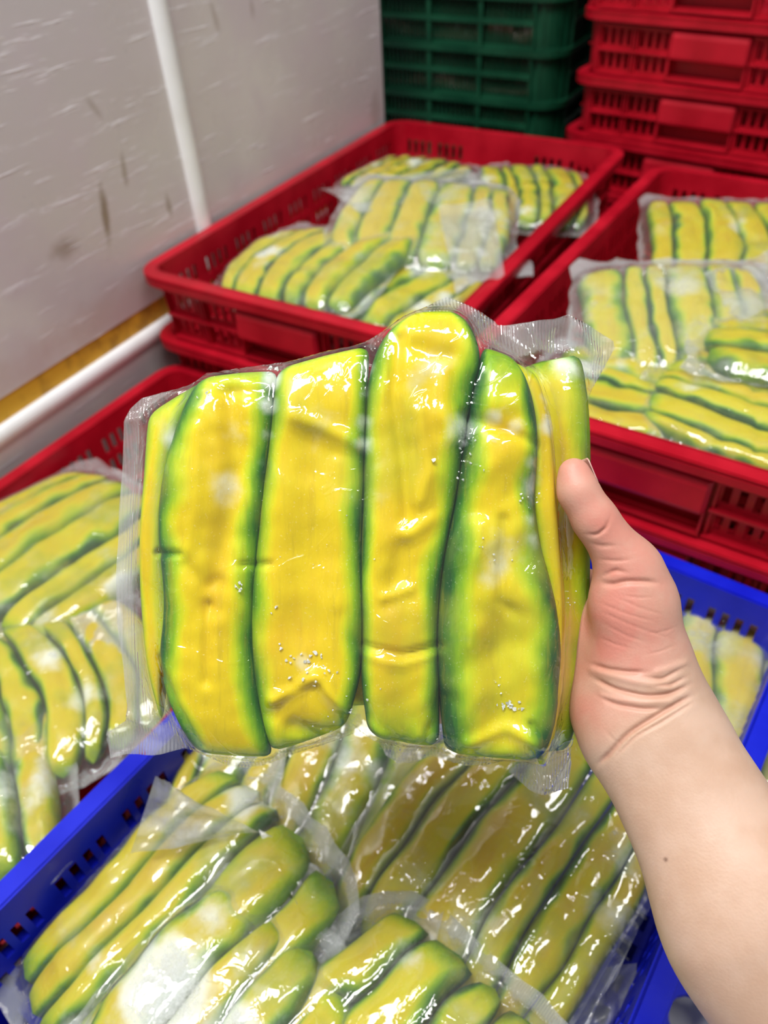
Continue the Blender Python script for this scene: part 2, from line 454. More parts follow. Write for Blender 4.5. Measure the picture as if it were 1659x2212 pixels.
for cn, mt in (('red', M_RED), ('blue', M_BLUE)):
    a, b2, c, d, h = CRP
    CR_ME[cn] = dict(side_walls=fix_normals(a.mesh('side_walls')), ribs=fix_normals(b2.mesh('ribs')), rim=rim_mesh(c, 'rim'), base=fix_normals(d.mesh('base')), handle=fix_normals(h.mesh('handle')))
    for k_, me in CR_ME[cn].items(): me.materials.append(mt)
def make_crate(col, label, loc, rz, group, sx=1.0, sy=1.0):
    t = empty('crate', loc, rz); tag(t, label, 'crate', group)
    for k_ in ('side_walls', 'ribs', 'rim', 'base', 'handle'):
        link(k_, CR_ME[col][k_], None, t)
    h2 = link('handle', CR_ME[col]['handle'], None, t); h2.rotation_euler = (0, 0, math.pi)
    t.scale = (sx, sy, 1)
    return t
def place_crate(col, label, cx, cy, z_rim, yaw, group, sx=1.0, sy=1.0):
    return make_crate(col, label, (cx, cy, zc(z_rim) - CH), yaw, group, sx, sy)
YA, YB, YC, YD = [math.radians(a) for a in (-32.4, -35.0, -32.65, -37.7)]
g_rs = 'red crates nested in the left rear pile'
place_crate('red', 'open red crate of bagged squash against the white wall, behind the held bag', .055, .967, -.371, YA, 'open red crates')
for i, lab in enumerate(['red crate nested directly under the open crate by the white wall',
                         'third red crate down in the pile by the white wall', 'lowest red crate in the pile by the white wall']):
    place_crate('red', lab, .054, .967, -.371 - .08 * (i + 1), YA, g_rs)
place_crate('red', 'open red crate of bagged squash at right edge, above the thumb', .374, .698, -.371, YB, 'open red crates')
for i, lab in enumerate(['red crate nested under the right hand open crate, its rim over the blue crate',
                         'third red crate down under the right hand open crate', 'lowest red crate under the right hand open crate']):
    place_crate('red', lab, .374, .698, -.371 - .08 * (i + 1), YB, 'red crates nested in the right pile')
# crate C (left front)
cw = .359; sx = cw / CW
cc = np.array([-.246, .473]); xdir = np.array([math.cos(YC), math.sin(YC)])
pv = cc - xdir * CW / 2 + np.array([-math.sin(YC), math.cos(YC)]) * .20      # turn about a point of the left edge
YC = math.radians(-34.2); xdir = np.array([math.cos(YC), math.sin(YC)])
cc = pv - np.array([-math.sin(YC), math.cos(YC)]) * .20 + xdir * cw / 2
place_crate('red', 'open red crate of bagged squash at left edge beside the blue crate', cc[0], cc[1], -.487, YC, 'open red crates', sx)
place_crate('red', 'lower red crate nested under the left edge open crate', cc[0], cc[1], -.567, YC, 'lower left red crates', sx)
sc = .932
DC = np.array([.018, .27]) * sc; zD = -.503 * sc
place_crate('blue', 'open blue crate of bagged squash under the held bag and arm', DC[0], DC[1], zD, YD, 'blue crates', sc, sc)
place_crate('blue', 'lower blue crate nested under the open blue crate', DC[0], DC[1], zD - .08, YD, 'blue crates', sc, sc)
# stack S
zS = -.385; P = at_z(1220, 157, zc(zS + .08)) - CAM; yS = math.radians(-39)
ux = np.array([math.cos(yS), math.sin(yS)]); uy = np.array([-math.sin(yS), math.cos(yS)])
sc_ = P[:2] + ux * CW / 2 + uy * CL / 2
labs = {-3: 'lowest red crate of the tall right rear stack, near the floor', -2: 'second lowest red crate of the tall right rear stack',
        -1: 'red crate of the rear stack seen low between the two open red crates', 0: 'red crate of the right rear stack, level with the open crates',
        1: 'red crate of the right rear stack, second level above the open crates', 2: 'red crate of the right rear stack cut by the top edge of the picture',
        3: 'top red crate of the right rear stack, mostly above the picture'}
for k_ in range(-3, 4):
    j = {1: .004, 2: .012, -1: .004}.get(k_, 0)
    dx = ux * j
    place_crate('red', labs[k_], sc_[0] + dx[0], sc_[1] + dx[1], zS + .08 * k_, yS + math.radians({1: 1.0, 2: -.8}.get(k_, 0)), 'red crates of the tall rear stack')
# pallets that lift the low piles
def pallet(name, label, cx, cy, yaw, w, l, h, col, hole=True):
    t = empty(name, (cx, cy, 0), yaw); tag(t, label, 'pallet')
    if hole:
        bm = bmesh.new(); n = 7; pw = .052; r = .0165; th = .006
        nx, ny = int(w / pw), int(l / pw); V = []; Fc = []
        for i in range(nx):
            for j in range(ny):
                x0, y0 = -nx * pw / 2 + i * pw, -ny * pw / 2 + j * pw
                N = 16; k = len(V)
                for z in (h, h - th):
                    for a in range(N):
                        an = 2 * math.pi * (a + .5) / N; V.append((x0 + pw / 2 + r * math.cos(an), y0 + pw / 2 + r * math.sin(an), z))
                    for a in range(N):
                        an = 2 * math.pi * (a + .5) / N; c, s_ = math.cos(an), math.sin(an); mm = max(abs(c), abs(s_))
                        c, s_ = c / mm, s_ / mm
                        V.append((x0 + pw / 2 + pw / 2 * c, y0 + pw / 2 + pw / 2 * s_, z))
                for a in range(N):
                    b_ = (a + 1) % N
                    Fc.append((k + a, k + N + a, k + N + b_, k + b_)); Fc.append((k + 2 * N + a, k + 2 * N + b_, k + 3 * N + b_, k + 3 * N + a))
                    Fc.append((k + a, k + b_, k + 2 * N + b_, k + 2 * N + a))
                # corner squares
                for sx_, sy_ in ((1, 1), (1, -1), (-1, -1), (-1, 1)):
                    pass
        link('deck', mesh_np('deck', V, Fc, False), col, t)
    else:
        b = MB(); b.box(-w / 2, w / 2, -l / 2, l / 2, h - .006, h); link('deck', b.mesh('deck', .001), col, t)
    for sx_ in (-1, 0, 1):
        for sy_ in (-1, 0, 1):
            b = MB(); x, y = sx_ * (w / 2 - .03), sy_ * (l / 2 - .03); b.box(x - .022, x + .022, y - .022, y + .022, 0, h - .006)
            link('foot', b.mesh('foot', .002), col, t)
    return t
hD = zc(zD - .08) - CH; hC = zc(-.567) - CH
dv = np.array([math.cos(YD), math.sin(YD)]) * .05
pallet('pallet', 'blue pallet with round holes at the bottom right corner, beside the blue crate', DC[0] + dv[0], DC[1] + dv[1], YD, .47, .52, hD, M_BLUE)
pallet('pallet', 'red pallet under the left edge crates', cc[0], cc[1], YC, .30, .52, hC, M_RED, False)

# ------------------------------------------------------------------ green crates
def green_crate(cx, cy, z0, yaw, label, H=.076):
    W, L = .56, .40
    t = empty('crate', (cx, cy, z0), yaw); tag(t, label, 'crate', 'green crates of the rear stack')
    if not hasattr(green_crate, 'me'):
        R = .05; segs = perim(W, L, R)
        def pt(si, f, off, z):
            s = segs[si]
            if s[0] == 'l':
                a, b2, n = s[1], s[2], s[3]; return (a[0] + (b2[0] - a[0]) * f + n[0] * off, a[1] + (b2[1] - a[1]) * f + n[1] * off, z)
            an = math.radians(s[2] + 90 * f); r = R - off; return (s[1][0] + r * math.cos(an), s[1][1] + r * math.sin(an), z)
        def piece(b, si, f0, f1, z0, z1, o0, o1, n=1):
            k = len(b.v)
            for i in range(n + 1):
                f = f0 + (f1 - f0) * i / n
                b.v += [pt(si, f, o0, z0), pt(si, f, o1, z0), pt(si, f, o1, z1), pt(si, f, o0, z1)]
            for i in range(n):
                q = k + 4 * i
                for j in range(4): b.f.append((q + j, q + 4 + j, q + 4 + (j + 1) % 4, q + (j + 1) % 4))
            b.f.append((k, k + 1, k + 2, k + 3)); q = k + 4 * n; b.f.append((q + 3, q + 2, q + 1, q))
        wall, ribs, rim = MB(), MB(), MB()
        for si in range(8):
            if si % 2:
                piece(wall, si, 0, 1, 0, H - .004, .010, .013, 6); piece(rim, si, 0, 1, H - .009, H, 0, .014, 8); piece(ribs, si, .15, .2, 0, H - .009, .006, .0102); piece(ribs, si, .8, .85, 0, H - .009, .006, .0102)
            else:
                ln = math.dist(segs[si][1], segs[si][2]); piece(rim, si, 0, 1, H - .009, H, 0, .014)
                n = int(ln / .0085)
                for i in range(n): piece(wall, si, (i + .28) / n, (i + .72) / n, .004, H - .004, .010, .013)
                piece(wall, si, 0, 1, 0, .006, .0101, .0129); piece(ribs, si, 0, 1, H * .5 - .0035, H * .5 + .0035, .002, .0102)
                c = max(2, round(ln / .095))
                for i in range(c + 1): piece(ribs, si, max(0, i / c - .004 / ln), min(1, i / c + .004 / ln), 0, H - .009, .003, .0102)
        base = MB(); base.box(-W / 2 + .014, W / 2 - .014, -L / 2 + .014, L / 2 - .014, 0, .003)
        green_crate.me = {k: fix_normals(b.mesh(k)) for k, b in dict(side_walls=wall, ribs=ribs, rim=rim, base=base).items()}
        for me in green_crate.me.values(): me.materials.append(M_GREEN)
    for k, me in green_crate.me.items(): link(k, me, None, t)
    return t
zG = -.30
gr = at_z(1139, 111, zc(zG)); gl_ = at_z(820, 86, zc(zG)); gd = gr - gl_; yG = math.atan2(gd[1], gd[0])
gx = np.array([math.cos(yG), math.sin(yG)]); gy = np.array([-math.sin(yG), math.cos(yG)])
corner = gr[:2] + gx * .058                                      # right end of the front face
gc = corner - gx * .28 + gy * .20
glab = ['lowest green crate of the rear stack, on the floor', 'second green crate from the floor in the rear stack', 'third green crate from the floor in the rear stack',
        'green crate just behind the far rim of the open red crate', 'green crate of the rear stack, second one seen above the far red rim', 'green crate of the rear stack, cut by the top edge of the picture', 'topmost green crate of the rear stack']
GP = .0745
ng = 7; zt = zc(zG)
k0 = int(zt // GP)
for i in range(ng):
    z0 = zt - GP * 5 + GP * i - .0015
    green_crate(gc[0], gc[1], z0 - .0, yG, glab[i])
b = MB(); b.box(-.26, .26, -.18, .18, 0, zt - GP * 5 - .0015)
t = link('plinth', b.mesh('plinth', .003), M_DARK); t.location = (gc[0], gc[1], 0); t.rotation_euler = (0, 0, yG)
tag(t, 'dark plinth under the green crate stack', 'plinth')

def lumps(name, w_, l_, h_, seed, mat):
    n_, m_ = 46, 34; X, Y = np.meshgrid(np.linspace(-w_ / 2, w_ / 2, n_), np.linspace(-l_ / 2, l_ / 2, m_))
    r_ = np.random.RandomState(seed); Z = np.zeros_like(X)
    for _ in range(60):
        cx_, cy_, rr_ = r_.uniform(-w_ / 2, w_ / 2), r_.uniform(-l_ / 2, l_ / 2), r_.uniform(.02, .045)
        Z = np.maximum(Z, h_ * r_.uniform(.6, 1) * np.sqrt(np.clip(1 - ((X - cx_) ** 2 + (Y - cy_) ** 2) / rr_ ** 2, 0, 1)))
    V = np.vstack([np.stack([X.ravel(), Y.ravel(), Z.ravel() + .002], 1), np.stack([X.ravel(), Y.ravel(), 0 * Z.ravel()], 1)])
    i = np.arange(m_ - 1)[:, None] * n_ + np.arange(n_ - 1)[None, :]; i = i.ravel(); q = np.stack([i, i + 1, i + n_ + 1, i + n_], 1)
    ed = np.r_[np.arange(n_), np.arange(1, m_) * n_ + n_ - 1, (m_ - 1) * n_ + np.arange(n_ - 2, -1, -1), np.arange(m_ - 2, 0, -1) * n_]
    e2 = np.roll(ed, -1); N_ = n_ * m_
    return mesh_np(name, V, np.vstack([q, q[:, ::-1] + N_, np.stack([ed, ed + N_, e2 + N_, e2], 1)]), True)
M_MEAT = simple('dark_frozen_food', (.20, .085, .055), .3, 60, .9, (.38, .30, .27), .6)
for i in range(ng):
    lo_ = link('frozen_food', lumps('frozen_food', .50, .34, .058, i, M_MEAT), M_MEAT)
    lo_.location = (gc[0], gc[1], zt - GP * 5 + GP * i + .003); lo_.rotation_euler = (0, 0, yG)
    tag(lo_, 'dark brown frozen food seen through the slots of a green crate', 'frozen food', 'frozen food in the green crates', 'stuff')

# ------------------------------------------------------------------ vacuum bags of squash
def resample(P, n, smooth=True):
    P = np.asarray(P, float)
    d = np.r_[0, np.cumsum(np.linalg.norm(np.diff(P, axis=0), axis=1))]; d /= d[-1]
    t_ = np.linspace(0, 1, n)
    Q = np.stack([np.interp(t_, d, P[:, i]) for i in range(P.shape[1])], 1)
    if smooth:
        k = max(1, n // 22)
        for _ in range(3):
            Z = Q.copy()
            for s in range(1, k + 1):
                Z[s:-s] = Z[s:-s] + 0
            pad = np.pad(Q, ((k, k), (0, 0)), mode='reflect', reflect_type='odd')
            ker = np.ones(2 * k + 1) / (2 * k + 1)
            Q2 = np.stack([np.convolve(pad[:, i], ker, 'valid') for i in range(Q.shape[1])], 1)
            Q2[0], Q2[-1] = Q[0], Q[-1]; Q = Q2
    return Q
def seg_dist(X, Y, poly):
    best = np.full(np.shape(X), 1e9)
    P = np.asarray(poly, float)
    if len(P) == 1: return np.hypot(X - P[0, 0], Y - P[0, 1])
    for a, b in zip(P[:-1], P[1:]):
        d = b - a; L2 = d @ d + 1e-18
        t_ = np.clip(((X - a[0]) * d[0] + (Y - a[1]) * d[1]) / L2, 0, 1)
        best = np.minimum(best, np.hypot(X - a[0] - t_ * d[0], Y - a[1] - t_ * d[1]))
    return best
def wav(X, Y, sc, seed, n=6):
    r = np.random.RandomState(seed); o = 0
    for i in range(n):
        a = r.rand() * 6.283; k = (0.6 + r.rand() * 1.2) / sc * 6.283
        o = o + np.sin((X * math.cos(a) + Y * math.sin(a)) * k + r.rand() * 6.283)
    return o / n ** .5 * .7
def feat_h(X, Y, feats):
    h = np.zeros(np.shape(X))
    for poly, wd, amp in feats: h = h + amp * np.exp(-(seg_dist(X, Y, poly) / wd) ** 2)
    return h
def in_poly(X, Y, P):
    ins = np.zeros(X.shape, bool); n = len(P)
    for i in range(n):
        x0, y0 = P[i]; x1, y1 = P[(i + 1) % n]
        c = ((y0 > Y) != (y1 > Y)) & (X < (x1 - x0) * (Y - y0) / (y1 - y0 + 1e-15) + x0)
        ins ^= c
    return ins
def slice_grid(sl, nu, nv, feats, seed):
    Lf, Rt = resample(sl['l'], nv), resample(sl['r'], nv)
    u = np.linspace(0, 1, nu)[None, :, None]; v = np.linspace(0, 1, nv)
    P = Lf[:, None, :] * (1 - u) + Rt[:, None, :] * u
    uu = np.broadcast_to(u[..., 0], P.shape[:2]); vv = np.broadcast_to(v[:, None], P.shape[:2])
    wid = np.linalg.norm(Rt - Lf, axis=1)
    cw = np.clip(1 - np.abs(2 * vv - 1) ** sl.get('rp', 44), 0, 1)[..., None] ** .30
    P = (Lf + Rt)[:, None, :] / 2 * (1 - cw) + P * cw
    pr0 = np.clip(1 - np.abs(2 * uu - 1) ** sl.get('pw', 2.6), 0, 1) ** .5
    fl = np.where(uu < .5, sl.get('fl', .5), sl.get('fr', .5)); prof = fl + (1 - fl) * pr0
    cap = np.clip(1 - np.abs(2 * vv - 1) ** sl.get('cp', 9), 0, 1) ** .5
    hs = sl.get('h', .016)
    k = hs * prof * cap * (1 + .07 * wav(P[..., 0], P[..., 1], .045, seed) + .015 * wav(P[..., 0], P[..., 1], .014, seed + 7))
    ft = feat_h(P[..., 0], P[..., 1], feats) * np.clip(cap * 1.4, 0, 1)
    return P, uu, vv, prof, cap, np.maximum(k + ft, .0006 + .2 * k)
def make_bag(name, slices, outline, feats, cell, mats, nu=12, nv=40, seed=1, eps=.0009, iters=60, pull=.00004, margin_z=None, back=.010, frost_pts=(), film_feats=(), wob=.06):
    mat_s, mat_f = mats
    root = empty(name, (0, 0, 0))
    out = np.asarray(outline, float)
    x0, y0 = out.min(0) - cell; x1, y1 = out.max(0) + cell
    nx, ny = int((x1 - x0) / cell) + 2, int((y1 - y0) / cell) + 2
    xs = x0 + np.arange(nx) * cell; ys = y0 + np.arange(ny) * cell
    X, Y = np.meshgrid(xs, ys)
    HF = np.full(X.shape, -9.0); HB = np.full(X.shape, -9.0)
    for si, sl in enumerate(slices):
        z0 = sl.get('z', 0.0)
        P, uu, vv, prof, cap, h = slice_grid(sl, nu, nv, feats, seed * 31 + si)
        hb = sl.get('hb', back) * prof * cap
        nvv, nuu = uu.shape
        front = np.dstack([P, z0 + h]); bk = np.dstack([P, z0 - hb])
        ring = np.concatenate([front, bk[:, ::-1][:, 1:-1]], axis=1); M = ring.shape[1]
        ru = np.concatenate([uu, uu[:, ::-1][:, 1:-1]], axis=1); rv = np.concatenate([vv, vv[:, ::-1][:, 1:-1]], axis=1)
        V = ring.reshape(-1, 3)
        i = np.arange(nvv - 1)[:, None]; j = np.arange(M)[None, :]
        a = i * M + j; b_ = i * M + (j + 1) % M
        Fc = np.stack([a, b_, b_ + M, a + M], -1).reshape(-1, 4)
        # end fans: weld end rows to a point
        c0, c1 = ring[0].mean(0), ring[-1].mean(0); n0 = len(V); V = np.vstack([V, c0, c1])
        jj = np.arange(M); f0 = np.stack([jj, np.full(M, n0), np.full(M, n0), (jj + 1) % M], -1)
        faces = [tuple(q) for q in Fc] + [(int(q), n0, int((q + 1) % M))[::1] for q in jj] + [((nvv - 1) * M + int((q + 1) % M), n0 + 1, (nvv - 1) * M + int(q)) for q in jj]
        gl, gr_ = sl.get('gl', .22), sl.get('gr', .22)
        ru_, rv_ = np.r_[ru.ravel(), .5, .5], np.r_[rv.ravel(), 0, 1]
        wv = wob * wav(V[:, 0], V[:, 1], .035, seed * 13 + si)
        kl = np.clip(1 - (ru_ + wv * gl) / gl, 0, 1.0); kr = np.clip(1 - ((1 - ru_) + wv * gr_) / gr_, 0, 1.0)
        g0, g1 = sl.get('g0', .05), sl.get('g1', .05)
        kv = np.maximum(np.clip(1 - rv_ / g0, 0, 1), np.clip(1 - (1 - rv_) / g1, 0, 1)) * .62
        skin = np.maximum(np.maximum(kl * sl.get('kl', 1), kr * sl.get('kr', 1)), kv) ** .85
        skin = np.clip(skin + sl.get('lime', 0) + feat_h(V[:, 0], V[:, 1], sl.get('green', [])), 0, 1.1)
        pc = sl.get('pc', .5); pulp = np.exp(-((ru_ - pc) / sl.get('pwid', .20)) ** 2) * np.clip(1 - np.abs(2 * rv_ - 1) ** 4, 0, 1) * sl.get('pulp', .9)
        pulp = pulp * np.clip(.75 + .6 * wav(V[:, 0], V[:, 1], .04, seed + 50 + si), 0, 1.4)
        fr = np.zeros(len(V))
        for (fx, fy, frr, fa) in frost_pts: fr = np.maximum(fr, fa * np.exp(-((V[:, 0] - fx) ** 2 + (V[:, 1] - fy) ** 2) / frr ** 2))
        me = mesh_np('squash_slice', V, faces, True, dict(skin=skin, pulp=pulp, frost=fr))
        link('squash_slice', me, mat_s, root)
        # raster of this slice for the film, finely sampled
        k = 5
        def up(A): 
            A = np.repeat(A, 1, 0); r_ = np.linspace(0, A.shape[0] - 1, A.shape[0] * k); c_ = np.linspace(0, A.shape[1] - 1, A.shape[1] * k)
            i0 = np.clip(r_.astype(int), 0, A.shape[0] - 2); j0 = np.clip(c_.astype(int), 0, A.shape[1] - 2); fr_ = (r_ - i0)[:, None]; fc_ = (c_ - j0)[None, :]
            return (A[i0][:, j0] * (1 - fr_) * (1 - fc_) + A[i0 + 1][:, j0] * fr_ * (1 - fc_) + A[i0][:, j0 + 1] * (1 - fr_) * fc_ + A[i0 + 1][:, j0 + 1] * fr_ * fc_)
        PX, PY, PF, PB = up(front[..., 0]), up(front[..., 1]), up(front[..., 2]), up(-bk[..., 2])
        for ddx in (0, 1):
            for ddy in (0, 1):
                gi = np.clip(((PY - y0) / cell).astype(int) + ddy, 0, ny - 1); gj = np.clip(((PX - x0) / cell).astype(int) + ddx, 0, nx - 1)
                np.maximum.at(HF, (gi.ravel(), gj.ravel()), PF.ravel()); np.maximum.at(HB, (gi.ravel(), gj.ravel()), PB.ravel())
    rip = .0016 * wav(X, Y, .045, seed + 3) + .0008 * wav(X, Y, .016, seed + 5) if margin_z is None else margin_z(X, Y)
    rip = rip + feat_h(X, Y, film_feats)
    inside = in_poly(X, Y, out)
    def membrane(Hs, base):
        h = np.maximum(Hs + eps, base + .0003); ob = h.copy(); has = Hs > -1
        for _ in range(iters):
            a = h.copy(); a[1:-1, 1:-1] = (h[:-2, 1:-1] + h[2:, 1:-1] + h[1:-1, :-2] + h[1:-1, 2:]) / 4 - pull
            h = np.maximum(ob, a)
        return h, has
    hf, has = membrane(HF, rip); hb_, _ = membrane(HB, -rip)
    # snap outside-adjacent vertices onto the outline
    XS, YS = X.copy(), Y.copy()
    outp = np.vstack([out, out[:1]])
    face_in = inside[:-1, :-1] | inside[1:, :-1] | inside[:-1, 1:] | inside[1:, 1:]
    used = np.zeros_like(inside); used[:-1, :-1] |= face_in; used[1:, :-1] |= face_in; used[:-1, 1:] |= face_in; used[1:, 1:] |= face_in
    edge = used & ~inside; ii, jj = np.nonzero(edge)
    bx, by, bd = np.zeros(len(ii)), np.zeros(len(ii)), np.full(len(ii), 1e9)
    for a, b_ in zip(outp[:-1], outp[1:]):
        d = b_ - a; t_ = np.clip(((X[ii, jj] - a[0]) * d[0] + (Y[ii, jj] - a[1]) * d[1]) / (d @ d + 1e-18), 0, 1)
        qx, qy = a[0] + t_ * d[0], a[1] + t_ * d[1]; dd = np.hypot(X[ii, jj] - qx, Y[ii, jj] - qy)
        mk = dd < bd; bx[mk], by[mk], bd[mk] = qx[mk], qy[mk], dd[mk]
    XS[ii, jj], YS[ii, jj] = bx, by
    idx = -np.ones(X.shape, int); idx[used] = np.arange(used.sum()); nv_ = used.sum()
    fi, fj = np.nonzero(face_in)
    q = np.stack([idx[fi, fj], idx[fi, fj + 1], idx[fi + 1, fj + 1], idx[fi + 1, fj]], -1)
    cov = has.astype(float)
    for _ in range(3):
        c2 = cov.copy(); c2[1:-1, 1:-1] = np.maximum.reduce([cov[:-2, 1:-1], cov[2:, 1:-1], cov[1:-1, :-2], cov[1:-1, 2:], cov[1:-1, 1:-1]]) ; cov = c2
    mg = 1 - cov[used]
    Vf = np.stack([XS[used], YS[used], hf[used]], 1); Vb = np.stack([XS[used], YS[used], -hb_[used]], 1)
    V = np.vstack([Vf, Vb]); Fc = np.vstack([q, q[:, ::-1] + nv_])
    fr = np.zeros(len(V))
    for (fx, fy, frr, fa) in frost_pts: fr = np.maximum(fr, fa * np.exp(-((V[:, 0] - fx) ** 2 + (V[:, 1] - fy) ** 2) / frr ** 2))
    me = mesh_np('plastic_film', V, Fc, True, dict(margin=np.r_[mg, mg], frost=fr))
    link('plastic_film', me, mat_f, root)
    root['_h'] = 0
    del root['_h']
    return root, (xs, ys, hf)

# ---- the bag in the hand (drawn in millimetre-true coordinates on its own plane)
BD = .322; KB = .316 / FPX; BX0, BY0 = 760, 1210
def bp(pts): return [((x - BX0) * KB, -(y - BY0) * KB) for x, y in pts]
L0 = bp([(306, 885), (300, 1000), (290, 1150), (291, 1300), (306, 1450), (338, 1560)])
B1 = bp([(436, 806), (398, 885), (370, 970), (352, 1060), (346, 1150), (362, 1260), (362, 1340), (345, 1420)])
B1b = B1 + bp([(372, 1500), (430, 1610)])
B2 = bp([(598, 790), (590, 900), (580, 1000), (568, 1100), (556, 1200), (546, 1300), (548, 1400), (562, 1500), (590, 1620)])
B3 = bp([(785, 745), (792, 850), (788, 1000), (784, 1100), (781, 1200), (783, 1300), (786, 1380), (778, 1460), (770, 1570)])
B4 = bp([(1050, 740), (1020, 860), (1000, 980), (985, 1090), (965, 1170), (948, 1290), (945, 1380), (952, 1490), (966, 1610)])
B5 = bp([(1105, 765), (1150, 850), (1158, 980), (1146, 1090), (1168, 1200), (1204, 1330), (1208, 1440), (1196, 1540), (1170, 1625)])
B6 = bp([(1165, 800), (1192, 900), (1203, 1040), (1212, 1180), (1220, 1300), (1216, 1420), (1200, 1540), (1180, 1640)])
B7 = bp([(1262, 752), (1282, 880), (1285, 1050), (1283, 1250), (1274, 1420), (1256, 1560), (1236, 1640)])
I = lambda P, dx: [(x + dx * KB, y) for x, y in P]
slices = [
    dict(l=L0, r=I(B1, 4), fl=0, h=.009, z=-.004, gl=.22, gr=.45, kl=.62, kr=.9, pulp=.3, g0=.10, g1=.06, pc=.35),
    dict(l=I(B1b, -2), r=I(B2, 4), h=.0165, gl=.24, gr=.20, kl=1.05, kr=.98, pulp=1.0, pc=.55, pwid=.17, g0=.08, g1=.06),
    dict(l=I(B2, -4), r=I(B3, 4), h=.0150, gl=.16, gr=.17, kl=.9, kr=1.0, pulp=1.0, pc=.42, pwid=.30, g0=.04, g1=.10, pw=3.4),
    dict(l=bp([(790, 750), (860, 700), (870, 705)])[:1] + B3[1:], r=B4, h=.0175, gl=.14, gr=.22, kl=.95, kr=1.05, pulp=1.0, pc=.42, pwid=.22, g0=.05, g1=.13, pw=3.0),
    dict(l=I(B4, -4), r=I(B5, 3), h=.0190, gl=.26, gr=.24, kl=1.0, kr=1.1, pulp=.7, pc=.5, pwid=.22, g0=.20, g1=.06, lime=.10, pw=2.8),
    dict(l=I(B5, -8), r=B6, h=.0095, z=.001, fr=0.1, gl=.35, gr=.05, kl=.8, kr=0, pulp=.9, pc=.7, pwid=.5, g0=.05, g1=.05),
    dict(l=I(B6, -80), r=B7, h=.0100, hb=.010, z=-.0165, fr=0.1, gl=.10, gr=.34, kl=.1, kr=.85, pulp=.8, pc=.6, pwid=.3, g0=.07, g1=.08),
]
# cap of the fourth slice, the hump that rises to the top edge
slices[3]['l'] = bp([(905, 668), (835, 705), (800, 790), (792, 850), (788, 1000), (784, 1100), (781, 1200), (783, 1300), (786, 1380), (778, 1460), (800, 1575)])
slices[3]['r'] = bp([(985, 664), (1045, 735), (1040, 790), (1020, 860), (1000, 980), (985, 1090), (965, 1170), (948, 1290), (945, 1380), (952, 1490), (950, 1600)])
slices[2]['l'] = I(bp([(604, 786), (592, 900), (580, 1000), (568, 1100), (556, 1200), (546, 1300), (548, 1400), (562, 1500), (590, 1610)]), -4)
slices[2]['r'] = bp([(800, 735), (796, 850), (792, 1000), (788, 1100), (785, 1200), (787, 1300), (790, 1380), (782, 1460), (745, 1560)])
def gro(P, k): return [(x * k, y * k) for x, y in P]
for q_ in (6,): slices[q_]['l'] = gro(slices[q_]['l'], 1.045); slices[q_]['r'] = gro(slices[q_]['r'], 1.045)
for q_ in range(7):
    slices[q_]['gl'] = slices[q_]['gl'] * 1.3; slices[q_]['gr'] = slices[q_]['gr'] * 1.3
for q_ in range(6):
    for e_ in 'lr': slices[q_][e_] = [(x, y * 1.055 if y < -.055 else y) for x, y in slices[q_][e_]]
# second layer behind (its own slices, seen from the side and the back)
for a, b_ in ((345, 490), (490, 650), (650, 830), (830, 1010), (1010, 1150)):
    slices.append(dict(l=bp([(a, 900 - (a - 300) * .12), (a - 6, 1200), (a + 25, 1550)]), r=bp([(b_, 900 - (b_ - 300) * .12), (b_ - 6, 1200), (b_ + 25, 1550)]), h=.006, hb=.010, z=-.0155, gl=.2, gr=.2, pulp=.8, g0=.05, g1=.05))
fe = lambda pts, wpx, amp: (bp(pts), wpx * KB, amp)
feats = [
    fe([(505, 860), (520, 1000), (495, 1150), (465, 1300)], 26, -.0042), fe([(460, 1300), (458, 1460)], 9, -.0025), fe([(440, 930), (436, 1100), (420, 1180)], 14, .0012),
    fe([(415, 1215), (450, 1260), (480, 1250)], 14, -.0018), fe([(690, 960), (680, 1150), (660, 1330)], 55, -.0030), fe([(640, 905), (700, 925), (780, 965)], 16, .0022),
    fe([(730, 1000), (735, 1300)], 12, .0008), fe([(862, 740), (852, 860), (872, 1000), (880, 1120)], 15, -.0038), fe([(905, 900), (925, 1020), (905, 1080)], 16, .0020),
    fe([(960, 800), (950, 900), (975, 950)], 16, .0018), fe([(870, 1180), (840, 1290)], 22, -.0022), fe([(885, 1265), (830, 1285)], 9, .0018), fe([(930, 1120), (880, 1150)], 18, .0020),
    fe([(790, 1386), (870, 1402), (950, 1385)], 8, -.0030), fe([(790, 1404), (870, 1420), (950, 1402)], 9, .0012), fe([(340, 1192), (400, 1192)], 7, -.0028), fe([(530, 1216), (590, 1214)], 7, -.0025),
    fe([(1075, 1330), (1072, 1560)], 50, -.0050), fe([(1030, 1130), (1000, 1300), (1010, 1380)], 15, .0014), fe([(1080, 1120), (1075, 1290), (1095, 1310)], 12, -.0026),
    fe([(1060, 880), (1110, 880)], 26, .0016), fe([(1000, 900), (1080, 935), (1150, 960)], 12, -.0026), fe([(590, 1535), (640, 1475), (690, 1470)], 15, -.0020), fe([(600, 1500), (690, 1450), (760, 1530), (830, 1585)], 13, .0032),
    fe([(640, 1560), (720, 1590)], 18, -.0036), fe([(930, 1540), (890, 1600)], 14, .0015), fe([(960, 1500), (930, 1560)], 20, -.0035), fe([(1010, 1590), (1090, 1560), (1160, 1590)], 14, .0026), fe([(1140, 1550), (1165, 1590)], 9, -.003),
    fe([(350, 1420), (440, 1600)], 9, -.0020), fe([(900, 760), (960, 780)], 22, -.0022), fe([(1000, 700), (1020, 800)], 14, .0016), fe([(480, 850), (560, 850)], 12, -.0012),
]
